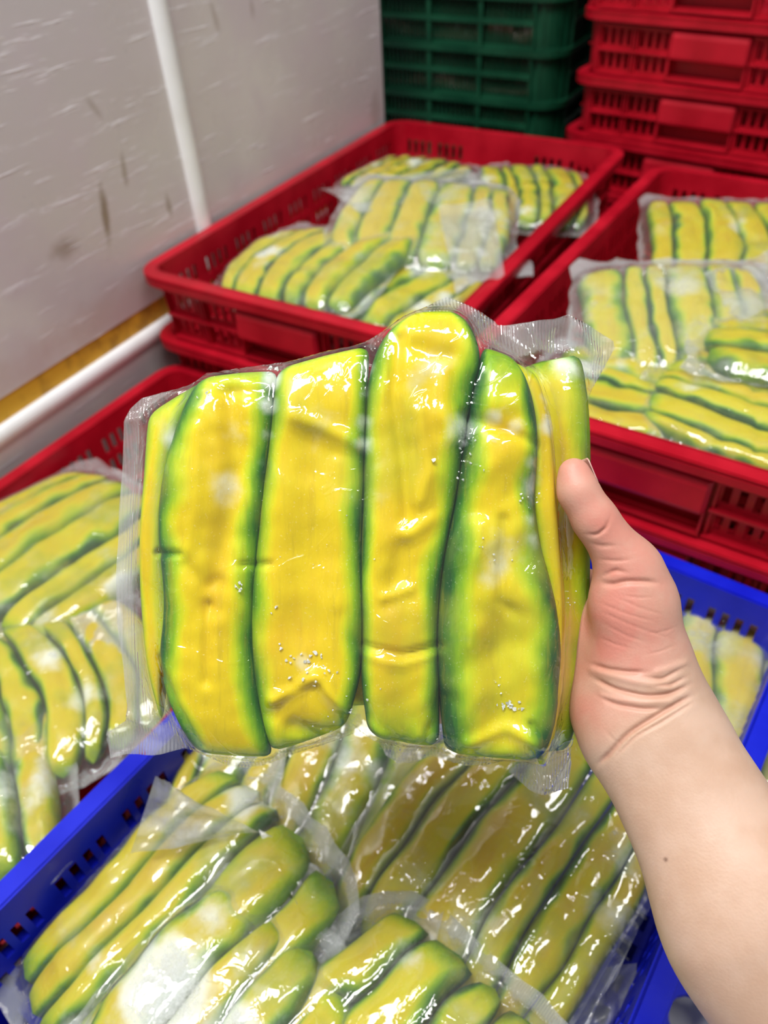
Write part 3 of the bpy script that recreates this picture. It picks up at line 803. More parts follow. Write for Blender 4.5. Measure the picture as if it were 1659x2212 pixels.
outl = bp([(288, 848), (330, 836), (420, 820), (440, 797), (470, 795), (590, 774), (640, 770), (700, 752), (760, 742), (850, 700), (900, 668), (950, 630), (972, 619), (1030, 640), (1085, 668), (1092, 676), (1160, 672), (1250, 654), (1300, 672), (1366, 706), (1370, 722), (1345, 770), (1320, 810), (1287, 856),
           (1290, 1000), (1289, 1250), (1278, 1460), (1262, 1590), (1270, 1650), (1283, 1690), (1281, 1752), (1235, 1752), (1170, 1728), (1120, 1688), (1133, 1668), (1150, 1648), (1080, 1652), (1010, 1648), (968, 1640), (940, 1636), (905, 1650), (860, 1652), (835, 1632), (820, 1598), (780, 1572), (740, 1590), (690, 1610),
           (620, 1632), (560, 1650), (490, 1656), (455, 1640), (430, 1622), (390, 1620), (320, 1632), (250, 1640), (208, 1655), (200, 1612), (208, 1592), (255, 1562), (260, 1530), (245, 1450), (232, 1350), (228, 1200), (232, 1050), (246, 900), (262, 872)])
def mz(X, Y):
    x = X / KB + BX0; y = -Y / KB + BY0
    z = -.008 + .0010 * wav(X, Y, .04, 5) - .010 * np.clip((x - 1180) / 60, 0, 1)
    m1 = np.clip((x - 1000) / 120, 0, 1) * np.clip((900 - y) / 140, 0, 1)
    fold = -np.abs(((x - 1240) * .85 + (y - 760) * .5)) / 90 + np.abs((x - 1160) * .3 - (y - 720)) / 130
    z = z + m1 * (.004 + .0045 * np.clip(fold, -1.5, 1.2)) - m1 * .004
    m2 = np.clip((y - 1600) / 60, 0, 1) * np.clip((x - 1060) / 60, 0, 1)
    z = z - m2 * (.010 + .008 * np.clip(np.abs((x - 1225) * .9 + (y - 1690) * .4) / 70 - .5, -.6, 1))
    m3 = np.clip((330 - x) / 60, 0, 1)
    z = z + m3 * .0022 * np.sin(y / 95.0) - .004 * np.clip((y - 1540) / 80, 0, 1) * m3
    m4 = np.clip((y - 1600) / 40, 0, 1) * (1 - np.clip((x - 1060) / 60, 0, 1))
    return z + m4 * .0035 * np.sin(x / 38.0)
frost_h = [(*bp([(510, 930)])[0], .011, .30), (*bp([(505, 1040)])[0], .010, .30), (*bp([(915, 800)])[0], .011, .26), (*bp([(700, 915)])[0], .010, .22), (*bp([(1190, 920)])[0], .006, .45), (*bp([(660, 1420)])[0], .006, .35), (*bp([(1060, 1230)])[0], .010, .22), (*bp([(1000, 930)])[0], .011, .32), (*bp([(1140, 1050)])[0], .009, .3), (*bp([(1235, 770)])[0], .008, .45)]
frost_h += [(*bp([q_])[0], .005, a_) for q_, a_ in [((590, 820), .42), ((586, 880), .42), ((584, 940), .36), ((578, 1000), .25), ((795, 800), .42), ((790, 850), .42), ((788, 910), .36), ((788, 960), .25), ((1136, 1000), .26), ((1141, 1040), .28), ((1143, 1080), .28), ((1146, 1120), .26), ((1150, 1160), .22), ((1060, 905), .42), ((1105, 925), .4), ((370, 950), .3), ((362, 1010), .3), ((1175, 860), .35)]]
ffe = [fe([(1150, 690), (1185, 760), (1195, 850)], 13, .006), fe([(1250, 655), (1285, 700), (1320, 745)], 10, .007), fe([(1090, 700), (1150, 760), (1215, 790)], 12, -.006), fe([(1235, 690), (1230, 780)], 12, -.005), fe([(1040, 660), (1100, 740)], 10, .005),
       fe([(1125, 1695), (1222, 1745), (1272, 1660)], 9, .006), fe([(1200, 1700), (1180, 1770)], 12, -.004), fe([(255, 1565), (330, 1600)], 10, .004), fe([(850, 1640), (900, 1680)], 12, .004), fe([(262, 900), (300, 890), (440, 800)], 6, .003)]
outl = [(x * (1.02 if x < 0 and y < -.05 else 1), y * 1.045 if y < -.055 else y) for x, y in outl]
held, (hxs, hys, hhf) = make_bag('vacuum_bag', slices, outl, feats, .0009, (M_SQ, M_FILM), nu=30, nv=120, seed=3, eps=.0006, iters=90, pull=.00003, margin_z=mz, film_feats=ffe, back=.006, frost_pts=frost_h, wob=.18)
tag(held, 'large clear vacuum bag of yellow and green squash slices held up in the hand', 'food bag', 'vacuum bags of squash slices')
P = at_depth(BX0, BY0, BD)
m = Matrix.Identity(4)
for i in range(3): m[i][0], m[i][1], m[i][2], m[i][3] = Rv[i], Uv[i], -Fv[i], P[i]
held.matrix_world = m
# ice grains under the film of the held bag
def ice_mesh(pts, seed, name='ice_grains'):
    rs = random.Random(seed); V, Fc = [], []
    for (x, y, z, r) in pts:
        k = len(V); q = [Vector((rs.uniform(-1, 1), rs.uniform(-1, 1), rs.uniform(-1, 1))).normalized() * r * rs.uniform(.7, 1.1) for _ in range(9)]
        bm = bmesh.new()
        for v in q: bm.verts.new(v)
        bmesh.ops.convex_hull(bm, input=bm.verts); bm.verts.index_update()
        V += [(v.co.x + x, v.co.y + y, v.co.z * .6 + z) for v in bm.verts]; Fc += [tuple(k + v.index for v in f.verts) for f in bm.faces]; bm.free()
    return mesh_np(name, V, Fc, False)
def hz_at(x, y):
    j = min(max(int((x - hxs[0]) / .0009), 0), len(hxs) - 1); i = min(max(int((y - hys[0]) / .0009), 0), len(hys) - 1); return hhf[i, j]
rs = random.Random(5); pts = []
for (px, py, n, sp, r) in [(645, 1412, 16, 26, 6), (700, 1440, 8, 22, 5), (1090, 1510, 14, 11, 6), (992, 985, 6, 16, 6), (1000, 1020, 5, 14, 4), (670, 1712, 0, 1, 1), (532, 1258, 6, 6, 5), (600, 1310, 3, 8, 4), (450, 860, 4, 8, 5), (600, 800, 5, 14, 6), (1015, 950, 3, 10, 5), (1130, 1070, 8, 16, 4),
                         (740, 1510, 8, 22, 4), (880, 1600, 6, 30, 3), (1060, 1180, 10, 30, 3), (690, 1590, 4, 30, 3), (1070, 1470, 4, 12, 3), (700, 1190, 5, 70, 2.2), (480, 1080, 6, 60, 2.2), (880, 1500, 4, 60, 2.2), (1030, 1700, 0, 10, 2), (1240, 1290, 4, 20, 3)]:
    for _ in range(n):
        x, y = bp([(px + rs.gauss(0, sp), py + rs.gauss(0, sp * .7))])[0]
        pts.append((x, y, hz_at(x, y) - .0002, r * KB * rs.uniform(.5, 1.1)))
tag(link('ice_grains', ice_mesh(pts, 2), M_ICE, held), kind='stuff')

# ---- bags lying in the crates
def rand_bag(seed, n=6, wid=.185, ln=.165, label='', px=None, zb=0.0, yaw=0.0, tilt=(0, 0), frost=False, bend=.012, h=.017, ears=True, group='vacuum bags of squash slices', snow=None, cell=.0022, lime=0.0, flaps=(), orange=1.0, marg=.014):
    rs = random.Random(seed)
    ws = [rs.uniform(.6, 1.45) for _ in range(n)]; tot = sum(ws); ws = [q * wid / tot for q in ws]
    x = -wid / 2; bounds = []
    ph = rs.uniform(-1, 1)
    for i in range(n + 1):
        arc = bend * (1 - abs(2 * i / n - 1) * .2) * ph
        pts = []
        for k in range(7):
            v = k / 6; s = 2 * v - 1
            shrink = 1 - .10 * s * s
            pts.append(((x + rs.uniform(-.0034, .0034)) * shrink + arc * (1 - s * s) + .004 * math.sin(seed + 2.2 * s + i * .3), s * ln / 2 * (1 - .10 * (abs(2 * i / n - 1)) ** 3) + rs.uniform(-.002, .002)))
        bounds.append(pts)
        if i < n: x += ws[i]
    sl = []
    for i in range(n):
        e = abs(2 * (i + .5) / n - 1); g = rs.choice([.18, .24, .32])
        sl.append(dict(l=[(a + (.0002), b2) for a, b2 in bounds[i]], r=[(a - .0002, b2) for a, b2 in bounds[i + 1]], h=h * (1 - .30 * e ** 3) * rs.uniform(.85, 1.08), hb=.010, gl=g, gr=rs.choice([.18, .24, .34]), fl=(0 if i == 0 else .5), fr=(0 if i == n - 1 else .5),
                       kl=rs.uniform(.6, 1.05), kr=rs.uniform(.6, 1.05), pulp=rs.uniform(.2, .9) * orange, pc=rs.uniform(.35, .65), pwid=rs.uniform(.15, .3), g0=rs.uniform(.05, .16), g1=rs.uniform(.05, .16), lime=lime + rs.uniform(0, .18), cp=rs.choice([3.2, 4, 5]), rp=rs.choice([8, 11, 15]), pw=rs.uniform(2.3, 3.2)))
    hw, hl = wid / 2 * .97 + marg, ln / 2 + marg
    out = []
    N = 44
    for k in range(N):
        a = 2 * math.pi * k / N; c, s = math.cos(a), math.sin(a); p = 5.0
        r = (abs(c) ** p + abs(s) ** p) ** (-1 / p)
        jit = 1 + rs.uniform(-.025, .02)
        xx, yy = hw * r * c * jit, hl * r * s * jit
        v = yy / hl; xx = xx * (1 - .07 * v * v) + bend * ph * (1 - v * v) * .8
        out.append((xx, yy))
    if ears:
        for q in rs.sample([5, 16, 27, 38], 2):
            out[q] = (out[q][0] * 1.13, out[q][1] * 1.13); out[q + 1] = (out[q + 1][0] * 1.08, out[q + 1][1] * 1.10)
    for (k, fx) in flaps: out[k] = (out[k][0] * fx, out[k][1] * fx)
    fts = []
    for _ in range(9):
        x0_, y0_ = rs.uniform(-wid / 2, wid / 2), rs.uniform(-ln / 2, ln / 2); a = rs.uniform(0, 3.14); l_ = rs.uniform(.01, .04)
        fts.append(([(x0_, y0_), (x0_ + l_ * math.cos(a), y0_ + l_ * math.sin(a))], rs.uniform(.002, .006), rs.uniform(-.0030, .0018)))
    ff = []
    for _ in range(12):
        a = rs.uniform(0, 6.28); x0_, y0_ = hw * .95 * math.cos(a), hl * .95 * math.sin(a); a2 = rs.uniform(0, 3.14)
        ff.append(([(x0_, y0_), (x0_ + .02 * math.cos(a2), y0_ + .02 * math.sin(a2))], .003, rs.uniform(-.003, .004)))
    fr = [(rs.uniform(-wid / 2, wid / 2), rs.uniform(-ln / 2, ln / 2), rs.uniform(.010, .02), rs.uniform(.2, .5)) for _ in range(4)]
    if snow: fr += snow
    root, hh = make_bag('vacuum_bag', sl, out, fts, cell, (M_SQF if frost else M_SQB, M_FILMF if frost else M_FILMB), nu=14, nv=36, seed=seed, eps=.0010, iters=30, pull=.00006, frost_pts=fr, film_feats=ff, wob=.4)
    tag(root, label, 'food bag', group)
    P = at_z(px[0], px[1], zc(zb))
    root.matrix_world = Matrix.Translation(P) @ Matrix.Rotation(yaw, 4, 'Z') @ Euler((tilt[0], tilt[1], 0)).to_matrix().to_4x4()
    return root, hh
D = math.radians
AD, BDr = -33, 57
gA, gB, gCc, gDd = 'squash bags in the open crate by the wall', 'squash bags in the right hand open crate', 'squash bags in the left edge crate', 'squash bags in the blue crate'
# crate A
rand_bag(11, 6, .20, .17, 'squash bag in the near left corner of the wall-side open crate', (690, 580), -.384, D(AD + 2), (D(5), D(-6)), bend=.02, group=gA)
rand_bag(12, 5, .15, .16, 'squash bag with white frost patch at near rim of the wall-side crate', (870, 645), -.396, D(AD - 6), (D(0), D(3)), group=gA, snow=[(-.03, -.05, .02, 1.0)])
rand_bag(13, 6, .20, .17, 'frosty squash bag with a loose film flap, middle of the wall-side crate', (925, 485), -.366, D(AD + 18), (D(10), D(2)), frost=True, group=gA, flaps=[(40, 1.25), (41, 1.2)])
rand_bag(14, 6, .16, .13, 'squash bag in the far left corner of the crate by the wall', (880, 385), -.380, D(AD - 8), (D(0), D(-4)), group=gA, h=.015)
rand_bag(15, 6, .145, .16, 'squash bag in the far right corner of the crate by the wall', (1140, 428), -.392, D(AD + 24), (D(6), D(3)), group=gA, h=.016)
# crate B
rand_bag(21, 6, .19, .15, 'squash bag at the far rim of the right hand open crate', (1575, 522), -.384, D(AD + 18), (D(10), D(0)), group=gB, bend=.016)
rand_bag(22, 6, .17, .15, 'brownish hazy squash bag in the middle of the right hand crate', (1445, 695), -.374, D(AD + 22), (D(14), D(-2)), frost=True, group=gB, flaps=[(38, 1.15)])
rand_bag(23, 5, .16, .14, 'squash bag cut by the right picture edge halfway down the right hand crate', (1700, 745), -.372, D(BDr + 10), (D(0), D(6)), group=gB)
rand_bag(24, 4, .12, .13, 'pale olive squash bag in the near left corner of the right hand crate', (1330, 845), -.392, D(BDr + 2), (D(0), D(0)), group=gB, h=.014, frost=False)
rand_bag(25, 6, .13, .15, 'squash bag with a bright glare streak at the near rim of the right hand crate', (1605, 885), -.384, D(BDr - 4), (D(0), D(-3)), group=gB)
# crate C
rand_bag(31, 6, .19, .19, 'squash bag in the far corner of the left edge red crate', (140, 1190), -.500, D(AD - 4), (D(-2), D(0)), group=gCc, h=.021)
rand_bag(32, 4, .10, .14, 'small squash bag showing only at the left picture edge', (-10, 1365), -.515, D(AD + 80), (D(0), D(0)), group=gCc)
rand_bag(33, 6, .15, .16, 'squash bag with slices running down to the right in the left edge crate', (115, 1490), -.498, D(AD + 62), (D(0), D(4)), ears=False, group=gCc, bend=.02, h=.020)
rand_bag(34, 5, .12, .14, 'bright squash bag touching the blue crate rim at the left picture edge', (-48, 1742), -.497, D(AD + 50), (D(-4), D(-4)), ears=False, group=gCc, h=.020)
# crate D
rand_bag(41, 5, .15, .18, 'large squash bag with a pointed film tip in the lower left of the blue crate', (385, 2010), -.507, D(AD - 16), (D(8), D(-6)), bend=.02, group=gDd, h=.024, cell=.0017, snow=[(.055, -.01, .022, 1.2)], flaps=[(14, 1.22), (15, 1.1)])
rand_bag(42, 4, .12, .13, 'squash bag with snowy frost at the bottom picture edge', (455, 2235), -.495, D(AD - 8), (D(6), D(4)), group=gDd, h=.022, cell=.0017, snow=[(-.03, .0, .022, 1.3), (.02, .0, .02, 1.2)])
rand_bag(43, 6, .18, .17, 'squash bag lying behind the lower edge of the held bag in the blue crate', (665, 1665), -.515, D(AD + 14), (D(8), D(0)), group=gDd, h=.020, cell=.0019)
rand_bag(44, 6, .16, .20, 'large orange tinted squash bag in shade left of the forearm', (1100, 1860), -.505, D(AD - 8), (D(10), D(4)), group=gDd, h=.022, cell=.0018, orange=2.4)
rand_bag(45, 5, .15, .13, 'squash bag at the bottom picture edge in front of the shaded one', (905, 2360), -.498, D(AD - 12), (D(4), D(0)), group=gDd, h=.022, cell=.0018, lime=.12)
rand_bag(46, 5, .16, .16, 'frosty squash bag right of the wrist against the blue back wall', (1480, 1480), -.520, D(AD + 4), (D(0), D(3)), frost=True, group=gDd, h=.017)

# loose film corners standing off the bags
def film_sheet(name, corners, parent, seed, amp=.004, n=28, mat=None, curl=0.0):
    C = [at_z(x, y, zc(z)) for x, y, z in corners]
    u, v = np.meshgrid(np.linspace(0, 1, n), np.linspace(0, 1, n))
    P = sum(wt[..., None] * c for wt, c in zip(((1 - u) * (1 - v), u * (1 - v), u * v, (1 - u) * v), C))
    nr = np.cross(C[1] - C[0], C[3] - C[0]); nr = nr / np.linalg.norm(nr)
    dz = .6 * amp * (np.abs(wav(u, v, .9, seed)) * 1.6 + .35 * wav(u, v, .35, seed + 1)) + curl * np.sin(math.pi * v) * 1.0
    V = (P + nr * dz[..., None]).reshape(-1, 3)
    i = (np.arange(n - 1)[:, None] * n + np.arange(n - 1)[None, :]).ravel()
    me = mesh_np(name, V, np.stack([i, i + 1, i + n + 1, i + n], 1), True, dict(margin=np.full(len(V), .25), frost=np.zeros(len(V))))
    o = link(name, me, mat or M_FILML)
    if parent is not None: o.parent = parent; o.matrix_parent_inverse = parent.matrix_world.inverted()
    return o
bpy.context.view_layer.update()
BG = {o['label'][:24]: o for o in S.objects if o.parent is None and o.get('category') == 'food bag'}
def bagof(txt): return next(o for o in S.objects if o.get('category') == 'food bag' and txt in o['label'])
film_sheet('film_flap', [(945, 440, -.335), (1065, 425, -.335), (1090, 590, -.365), (985, 625, -.365)], bagof('loose film flap'), 3, .005)
film_sheet('film_flap', [(690, 400, -.345), (1010, 360, -.350), (1060, 400, -.352), (780, 455, -.345)], bagof('far left corner'), 4, .004)
film_sheet('film_flap', [(1520, 590, -.345), (1700, 520, -.345), (1720, 640, -.350), (1600, 690, -.355)], bagof('brownish hazy'), 5, .005)
film_sheet('film_flap', [(280, 1850, -.470), (335, 1680, -.425), (395, 1720, -.435), (560, 1800, -.470)], bagof('pointed film tip'), 6, .005)
film_sheet('film_flap', [(560, 1790, -.475), (700, 1880, -.490), (745, 2060, -.495), (660, 1990, -.480)], bagof('pointed film tip'), 7, .004)
film_sheet('film_flap', [(1240, 1990, -.515), (1420, 1900, -.515), (1230, 2230, -.52), (1120, 2240, -.505)], bagof('orange tinted'), 8, .004)
film_sheet('film_flap', [(150, 1330, -.478), (260, 1290, -.478), (270, 1440, -.485), (170, 1400, -.485)], bagof('far corner of the left'), 9, .006)
film_sheet('film_flap', [(820, 1950, -.500), (960, 1960, -.49), (930, 2080, -.49), (800, 2000, -.50)], bagof('in front of the shaded'), 10, .005)
o = film_sheet('plastic_film', [(1215, 2100, -.530), (1385, 2080, -.530), (1350, 2240, -.545), (1200, 2260, -.540)], None, 12, .012)
tag(o, 'empty crumpled clear film at the bottom edge beside the blue crate wall', 'plastic film')

# ------------------------------------------------------------------ hand and forearm
def hand():
    q = lambda x, y, d: at_depth(x, y, d)
    K = lambda rpx, d: rpx * d / FPX
    prim = []   # (A, B, ra, rb, flat, kblend)
    def cap(a, b, ra, rb, flat=1.0, k=.006):
        A, B = q(*a), q(*b); prim.append((A, B, K(ra, a[2]), K(rb, b[2]), flat, k))
    # forearm and wrist
    cap((1920, 2460, .275), (1640, 1992, .290), 232, 184, .78, .02)
    cap((1640, 1992, .290), (1412, 1580, .318), 184, 143, .72, .02)
    # heel of the palm, thenar, hypothenar
    cap((1412, 1580, .318), (1385, 1440, .322), 138, 104, .75, .010)
    cap((1395, 1440, .318), (1368, 1300, .318), 92, 88, .85, .010)
    cap((1330, 1590, .326), (1310, 1530, .330), 66, 70, .9, .010)
    cap((1340, 1520, .334), (1290, 1350, .342), 95, 80, .9, .012)
    cap((1368, 1300, .318), (1358, 1228, .316), 86, 68, .9, .008)
    # thumb
    cap((1362, 1232, .316), (1284, 1120, .3125), 62, 47, 1.0, .005)
    cap((1284, 1120, .3125), (1249, 1062, .3115), 47, 43, .95, .004)
    cap((1249, 1062, .3115), (1240, 1024, .3120), 43, 37, .85, .004)
    # knuckle row behind the bag and the four fingers
    for (y0, y1, x1, x2, x3, r) in ((1300, 1262, 1165, 1040, 960, 46), (1370, 1350, 1130, 990, 900, 48), (1445, 1440, 1135, 1005, 920, 45), (1520, 1525, 1160, 1060, 990, 39)):
        cap((1320, y0, .345), (x1 + 60, y1, .372), r + 8, r + 2, .9, .009)
        cap((x1 + 60, y1, .372), (x2 + 20, y1 + 6, .377), r, r - 5, 1, .003)
        cap((x2 + 20, y1 + 6, .377), (x3, y1 + 10, .371), r - 5, r - 9, 1, .002)
        cap((x3, y1 + 10, .371), (x3 - 60, y1 + 12, .363), r - 9, r - 13, 1, .002)
    vs = .0014
    lo = np.min([np.minimum(a, b) - max(ra, rb) - .006 for a, b, ra, rb, *_ in prim], 0)
    hi = np.max([np.maximum(a, b) + max(ra, rb) + .006 for a, b, ra, rb, *_ in prim], 0)
    n = ((hi - lo) / vs).astype(int) + 2
    gx_, gy_, gz_ = [lo[i] + np.arange(n[i]) * vs for i in range(3)]
    D_ = np.full(tuple(n), .03, np.float32)
    for A, B, ra, rb, flat, kk in prim:
        mgn = max(ra, rb) + .022
        i0 = np.maximum(((np.minimum(A, B) - mgn - lo) / vs).astype(int), 0); i1 = np.minimum(((np.maximum(A, B) + mgn - lo) / vs).astype(int) + 1, n)
        sl = tuple(slice(a, b) for a, b in zip(i0, i1))
        X, Y, Z = np.meshgrid(gx_[sl[0]], gy_[sl[1]], gz_[sl[2]], indexing='ij')
        px, py, pz = X - A[0], Y - A[1], Z - A[2]
        d = B - A; L2 = d @ d
        t_ = np.clip((px * d[0] + py * d[1] + pz * d[2]) / L2, 0, 1)
        qx, qy, qz = px - t_ * d[0], py - t_ * d[1], pz - t_ * d[2]
        dn = qx * Fv[0] + qy * Fv[1] + qz * Fv[2]; ex = dn * (1 / flat - 1)
        qx, qy, qz = qx + ex * Fv[0], qy + ex * Fv[1], qz + ex * Fv[2]
        dist = np.sqrt(qx * qx + qy * qy + qz * qz) - (ra + (rb - ra) * t_)
        cur = D_[sl]
        h = np.clip(.5 + .5 * (cur - dist) / kk, 0, 1)
        D_[sl] = (cur * (1 - h) + dist * h - kk * h * (1 - h)).astype(np.float32)
    # surface nets
    s = D_ < 0
    nx_, ny_, nz_ = D_.shape
    c = [(i, j, k) for i in (0, 1) for j in (0, 1) for k in (0, 1)]
    cs = sum(s[i:nx_ - 1 + i, j:ny_ - 1 + j, k:nz_ - 1 + k].astype(np.int8) for i, j, k in c)
    act = (cs > 0) & (cs < 8); ai = np.argwhere(act); vid = -np.ones(act.shape, int); vid[act] = np.arange(len(ai))
    acc = np.zeros((len(ai), 3)); cnt = np.zeros(len(ai))
    for a in range(8):
        for b_ in range(a + 1, 8):
            ca, cb = np.array(c[a]), np.array(c[b_])
            if abs(ca - cb).sum() != 1: continue
            da = D_[tuple((ai + ca).T)]; db = D_[tuple((ai + cb).T)]; mk = (da < 0) != (db < 0)
            t_ = np.where(mk, da / np.where(mk, da - db, 1), 0)
            p = ca + (cb - ca) * t_[:, None]; acc[mk] += p[mk]; cnt[mk] += 1
    V = lo + (ai + acc / cnt[:, None]) * vs
    quads = []
    for ax in range(3):
        o1, o2 = [a for a in range(3) if a != ax]
        sa = [slice(None)] * 3; sb = [slice(None)] * 3; sa[ax] = slice(0, -1); sb[ax] = slice(1, None)
        ch = s[tuple(sa)] != s[tuple(sb)]; e_ = np.argwhere(ch)
        ok = (e_[:, o1] > 0) & (e_[:, o2] > 0) & (e_[:, o1] < D_.shape[o1] - 1) & (e_[:, o2] < D_.shape[o2] - 1); e_ = e_[ok]
        d1, d2 = np.zeros(3, int), np.zeros(3, int); d1[o1] = 1; d2[o2] = 1
        qd = np.stack([vid[tuple((e_ - d1 - d2).T)], vid[tuple((e_ - d2).T)], vid[tuple(e_.T)], vid[tuple((e_ - d1).T)]], -1)
        fl = s[tuple(e_.T)]; 
        if ax == 1: fl = ~fl
        qd[~fl] = qd[~fl][:, ::-1]; quads.append(qd)
    Q = np.vstack(quads); Q = Q[(Q >= 0).all(1)]
    # relax
    def relax(V, Q, it, k=.5):
        e0 = np.concatenate([Q[:, i] for i in range(4)] * 2); e1 = np.concatenate([Q[:, (i + 1) % 4] for i in range(4)] + [Q[:, (i - 1) % 4] for i in range(4)])
        for _ in range(it):
            a = np.stack([np.bincount(e0, V[e1][:, i], len(V)) for i in range(3)], 1); cn = np.bincount(e0, minlength=len(V))[:, None]
            V = V + k * (a / np.maximum(cn, 1) - V)
        return V
    V = relax(V, Q, 6)
    me = mesh_np('person', V, Q, True)
    o = link('person', me)
    md = o.modifiers.new('s', 'SUBSURF'); md.levels = md.render_levels = 1
    dg = bpy.context.evaluated_depsgraph_get(); me2 = bpy.data.meshes.new_from_object(o.evaluated_get(dg)); o.modifiers.clear()
    o.data = me2; me2.name = 'person'
    N = len(me2.vertices); V = np.zeros(N * 3); me2.vertices.foreach_get('co', V); V = V.reshape(-1, 3)
    nr = np.zeros(N * 3); me2.vertices.foreach_get('normal', nr); nr = nr.reshape(-1, 3)
    Pc = V - CAM; dd = Pc @ Fv; u_ = CX + FPX * (Pc @ Rv) / dd; v_ = CY - FPX * (Pc @ Uv) / dd
    front = np.clip(-(nr @ Fv) * 2, 0, 1)
    disp = np.zeros(N); crease = np.zeros(N)
    def cr(poly, wpx, amp, dark=.5):
        nonlocal disp, crease
        P_ = resample(np.array(poly, float), 24)
        g = np.exp(-(seg_dist(u_, v_, P_) / wpx) ** 2) * front; tt = seg_dist(u_, v_, P_[[0]]) / 30; te = seg_dist(u_, v_, P_[[-1]]) / 30
        g = g * np.clip(np.minimum(tt, te), .15, 1)
        disp -= amp * g
        if dark: crease = np.maximum(crease, g * dark)
    cr([(1268, 1432), (1310, 1446), (1355, 1452), (1400, 1452)], 5, .0011)
    cr([(1275, 1462), (1330, 1490), (1400, 1505), (1450, 1500), (1492, 1478)], 5, .0013, .7)
    cr([(1285, 1500), (1330, 1522), (1390, 1532), (1440, 1530)], 5, .0009)
    cr([(1390, 1462), (1430, 1468), (1480, 1440)], 4, .0008)
    cr([(1405, 1482), (1450, 1480), (1490, 1458)], 4, .0008)
    cr([(1284, 1658), (1315, 1630), (1355, 1585), (1420, 1545), (1500, 1500)], 6, .0014, .7)
    cr([(1325, 1640), (1370, 1592), (1430, 1560), (1505, 1512)], 4, .0006, .3)
    cr([(1292, 1258), (1320, 1264), (1350, 1256), (1400, 1256), (1430, 1262)], 6, .0012, .5)
    cr([(1296, 1246), (1330, 1232), (1360, 1238)], 5, .0008)
    cr([(1262, 1154), (1290, 1156), (1310, 1140), (1318, 1118)], 4, .0009, .55)
    cr([(1270, 1172), (1300, 1180), (1340, 1178)], 5, .0005, .2)
    cr([(1288, 1208), (1330, 1212), (1370, 1208)], 4, .0004, .2)
    for (a, b_) in (((1290, 1300), (1420, 1345)), ((1295, 1320), (1450, 1380)), ((1300, 1345), (1400, 1390)), ((1290, 1375), (1370, 1402)), ((1330, 1290), (1440, 1330)), ((1400, 1370), (1470, 1350)), ((1390, 1415), (1468, 1390)), ((1300, 1570), (1345, 1612)), ((1340, 1285), (1420, 1290))):
        cr([a, ((a[0] + b_[0]) / 2, (a[1] + b_[1]) / 2 + 4), b_], 2.6, .00022, .10)
    ridge = [([(1280, 1448), (1360, 1470), (1440, 1485)], 9, .0007), ([(1300, 1505), (1380, 1518), (1450, 1515)], 7, .0005), ([(1420, 1452), (1480, 1432)], 8, .0005)]
    for pl, w_, am in ridge: disp += am * np.exp(-(seg_dist(u_, v_, pl) / w_) ** 2) * front
    V = V + nr * disp[:, None]
    me2.vertices.foreach_set('co', V.ravel())
    pink = np.clip((1640 - v_ + (u_ - 1290) * -.62) / 120, 0, 1) * .9
    pink = np.maximum(pink * np.clip(1.15 - np.abs(u_ - 1330) / 260, .3, 1), np.exp(-(seg_dist(u_, v_, [(1240, 1020), (1300, 1130)]) / 60) ** 2))
    band = np.exp(-(seg_dist(u_, v_, [(1290, 1475), (1380, 1490), (1480, 1460)]) / 34) ** 2); pink = pink * (1 - .7 * band)
    pink = np.clip(pink + .3 * np.exp(-(seg_dist(u_, v_, [(1330, 1330), (1340, 1370)]) / 60) ** 2), 0, 1.2)
    mole = np.maximum(np.exp(-((u_ - 1438) ** 2 + (v_ - 1857) ** 2) / 4.2 ** 2), .0)
    for k_, a in dict(pink=pink, crease=crease, mole=mole).items():
        at = me2.attributes.new(k_, 'FLOAT', 'POINT'); at.data.foreach_set('value', a.astype(np.float32))
    me2.update()
    t = NT('skin'); oc = t.pos()
    n1 = t.noise(60, 4, oc); n2 = t.noise(900, 3, oc); vz = t.n('ShaderNodeTexVoronoi'); vz.inputs['Scale'].default_value = 900; t.t.links.new(oc, vz.inputs['Vector'])
    c_ = t.mix(t.maprange(n1, .35, .68), (.53, .345, .245), (.585, .40, .30))
    c_ = t.mix(t.math('MULTIPLY', t.attr('pink'), t.maprange(t.noise(95, 4, oc), .25, .7, .6, 1.0)), c_, (.60, .235, .18))
    c_ = t.mix(t.math('MULTIPLY', t.attr('crease'), .6), c_, (.50, .19, .12))
    c_ = t.mix(t.attr('mole'), c_, (.12, .05, .03))
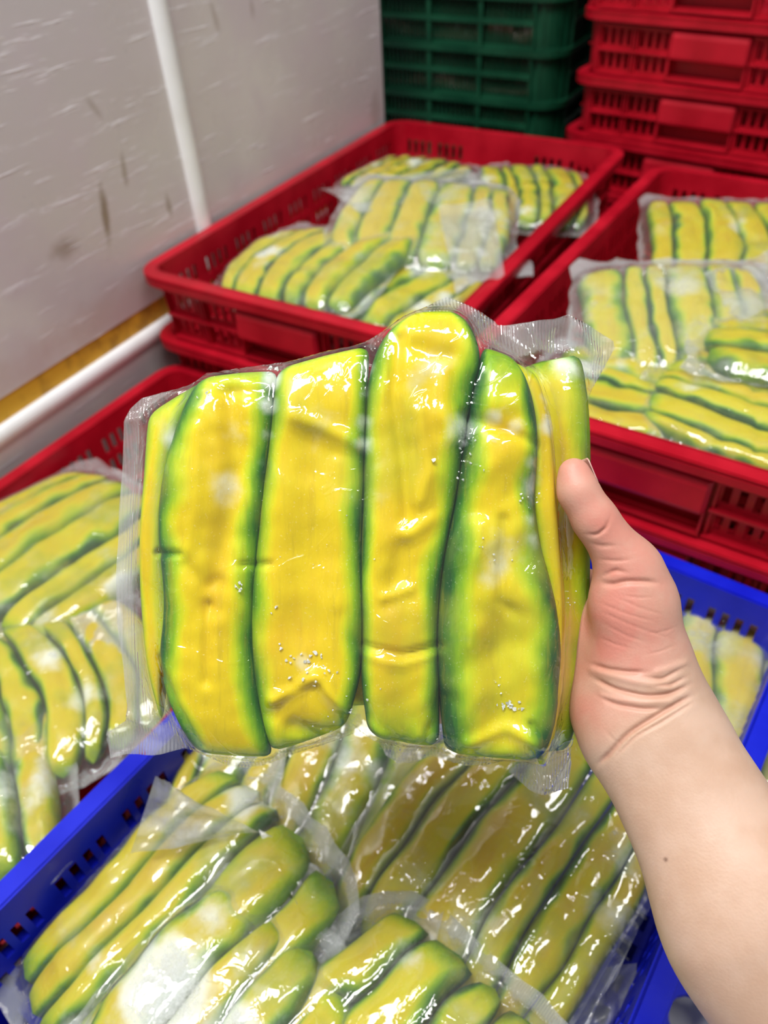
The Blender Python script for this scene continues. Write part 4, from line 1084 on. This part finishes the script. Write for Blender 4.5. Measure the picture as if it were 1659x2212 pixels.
    hh = t.math('ADD', t.math('MULTIPLY', vz.outputs['Distance'], .35), t.math('MULTIPLY', n2, .5))
    sk = t.done(t.pbr(c_, .48, t.bump(hh, .30, .0004), Subsurface_Weight=.18, Subsurface_Radius=(.009, .004, .002), Subsurface_Scale=.6, Specular_IOR_Level=.42))
    me2.materials.clear(); me2.materials.append(sk)
    tag(o, 'bare right forearm and hand gripping the held bag, thumb in front', 'person')
    # thumb nail on the far side of the thumb tip
    Vn, Fn = [], []
    nA, nB = 9, 12
    ax0, ax1 = q(1236, 998, .3135), q(1252, 1058, .3125)
    ax = (ax1 - ax0); L_ = np.linalg.norm(ax); ax = ax / L_
    side = Rv * .80 + Fv * .45 + Uv * .35; side -= ax * (side @ ax); side /= np.linalg.norm(side); tang = np.cross(ax, side)
    for layer in (0, 1):
        for j in range(nB):
            v = j / (nB - 1); wdt = math.sqrt(max(0, 1 - (2 * v - 1) ** 4 * .75))
            for i in range(nA):
                u = (2 * i / (nA - 1) - 1); an = u * .85 * wdt; r = .0068
                cpt = ax0 + ax * L_ * (v * 1.0 - .02) - side * (r - (.0065 + .0021 * v))
                p = cpt + side * math.cos(an) * r + tang * math.sin(an) * r - (side * .0006 if layer else 0)
                Vn.append(p)
    for j in range(nB - 1):
        for i in range(nA - 1):
            a = j * nA + i; Fn.append((a, a + 1, a + nA + 1, a + nA)); b_ = a + nA * nB; Fn.append((b_, b_ + nA, b_ + nA + 1, b_ + 1))
    ln_ = nA * nB
    for i in range(nA - 1):
        Fn.append((i, ln_ + i, ln_ + i + 1, i + 1)); a = (nB - 1) * nA + i; Fn.append((a, a + 1, ln_ + a + 1, ln_ + a))
    for j in range(nB - 1):
        a = j * nA; Fn.append((a, a + nA, ln_ + a + nA, ln_ + a)); a = j * nA + nA - 1; Fn.append((a, ln_ + a, ln_ + a + nA, a + nA))
    mn = simple('nail', (.62, .36, .31), .28, 60, .2, (.7, .5, .45), .05)
    tag(link('thumbnail', fix_normals(mesh_np('thumbnail', Vn, Fn)), mn, o), 'pinkish thumbnail seen edge on')
    return o
hand()
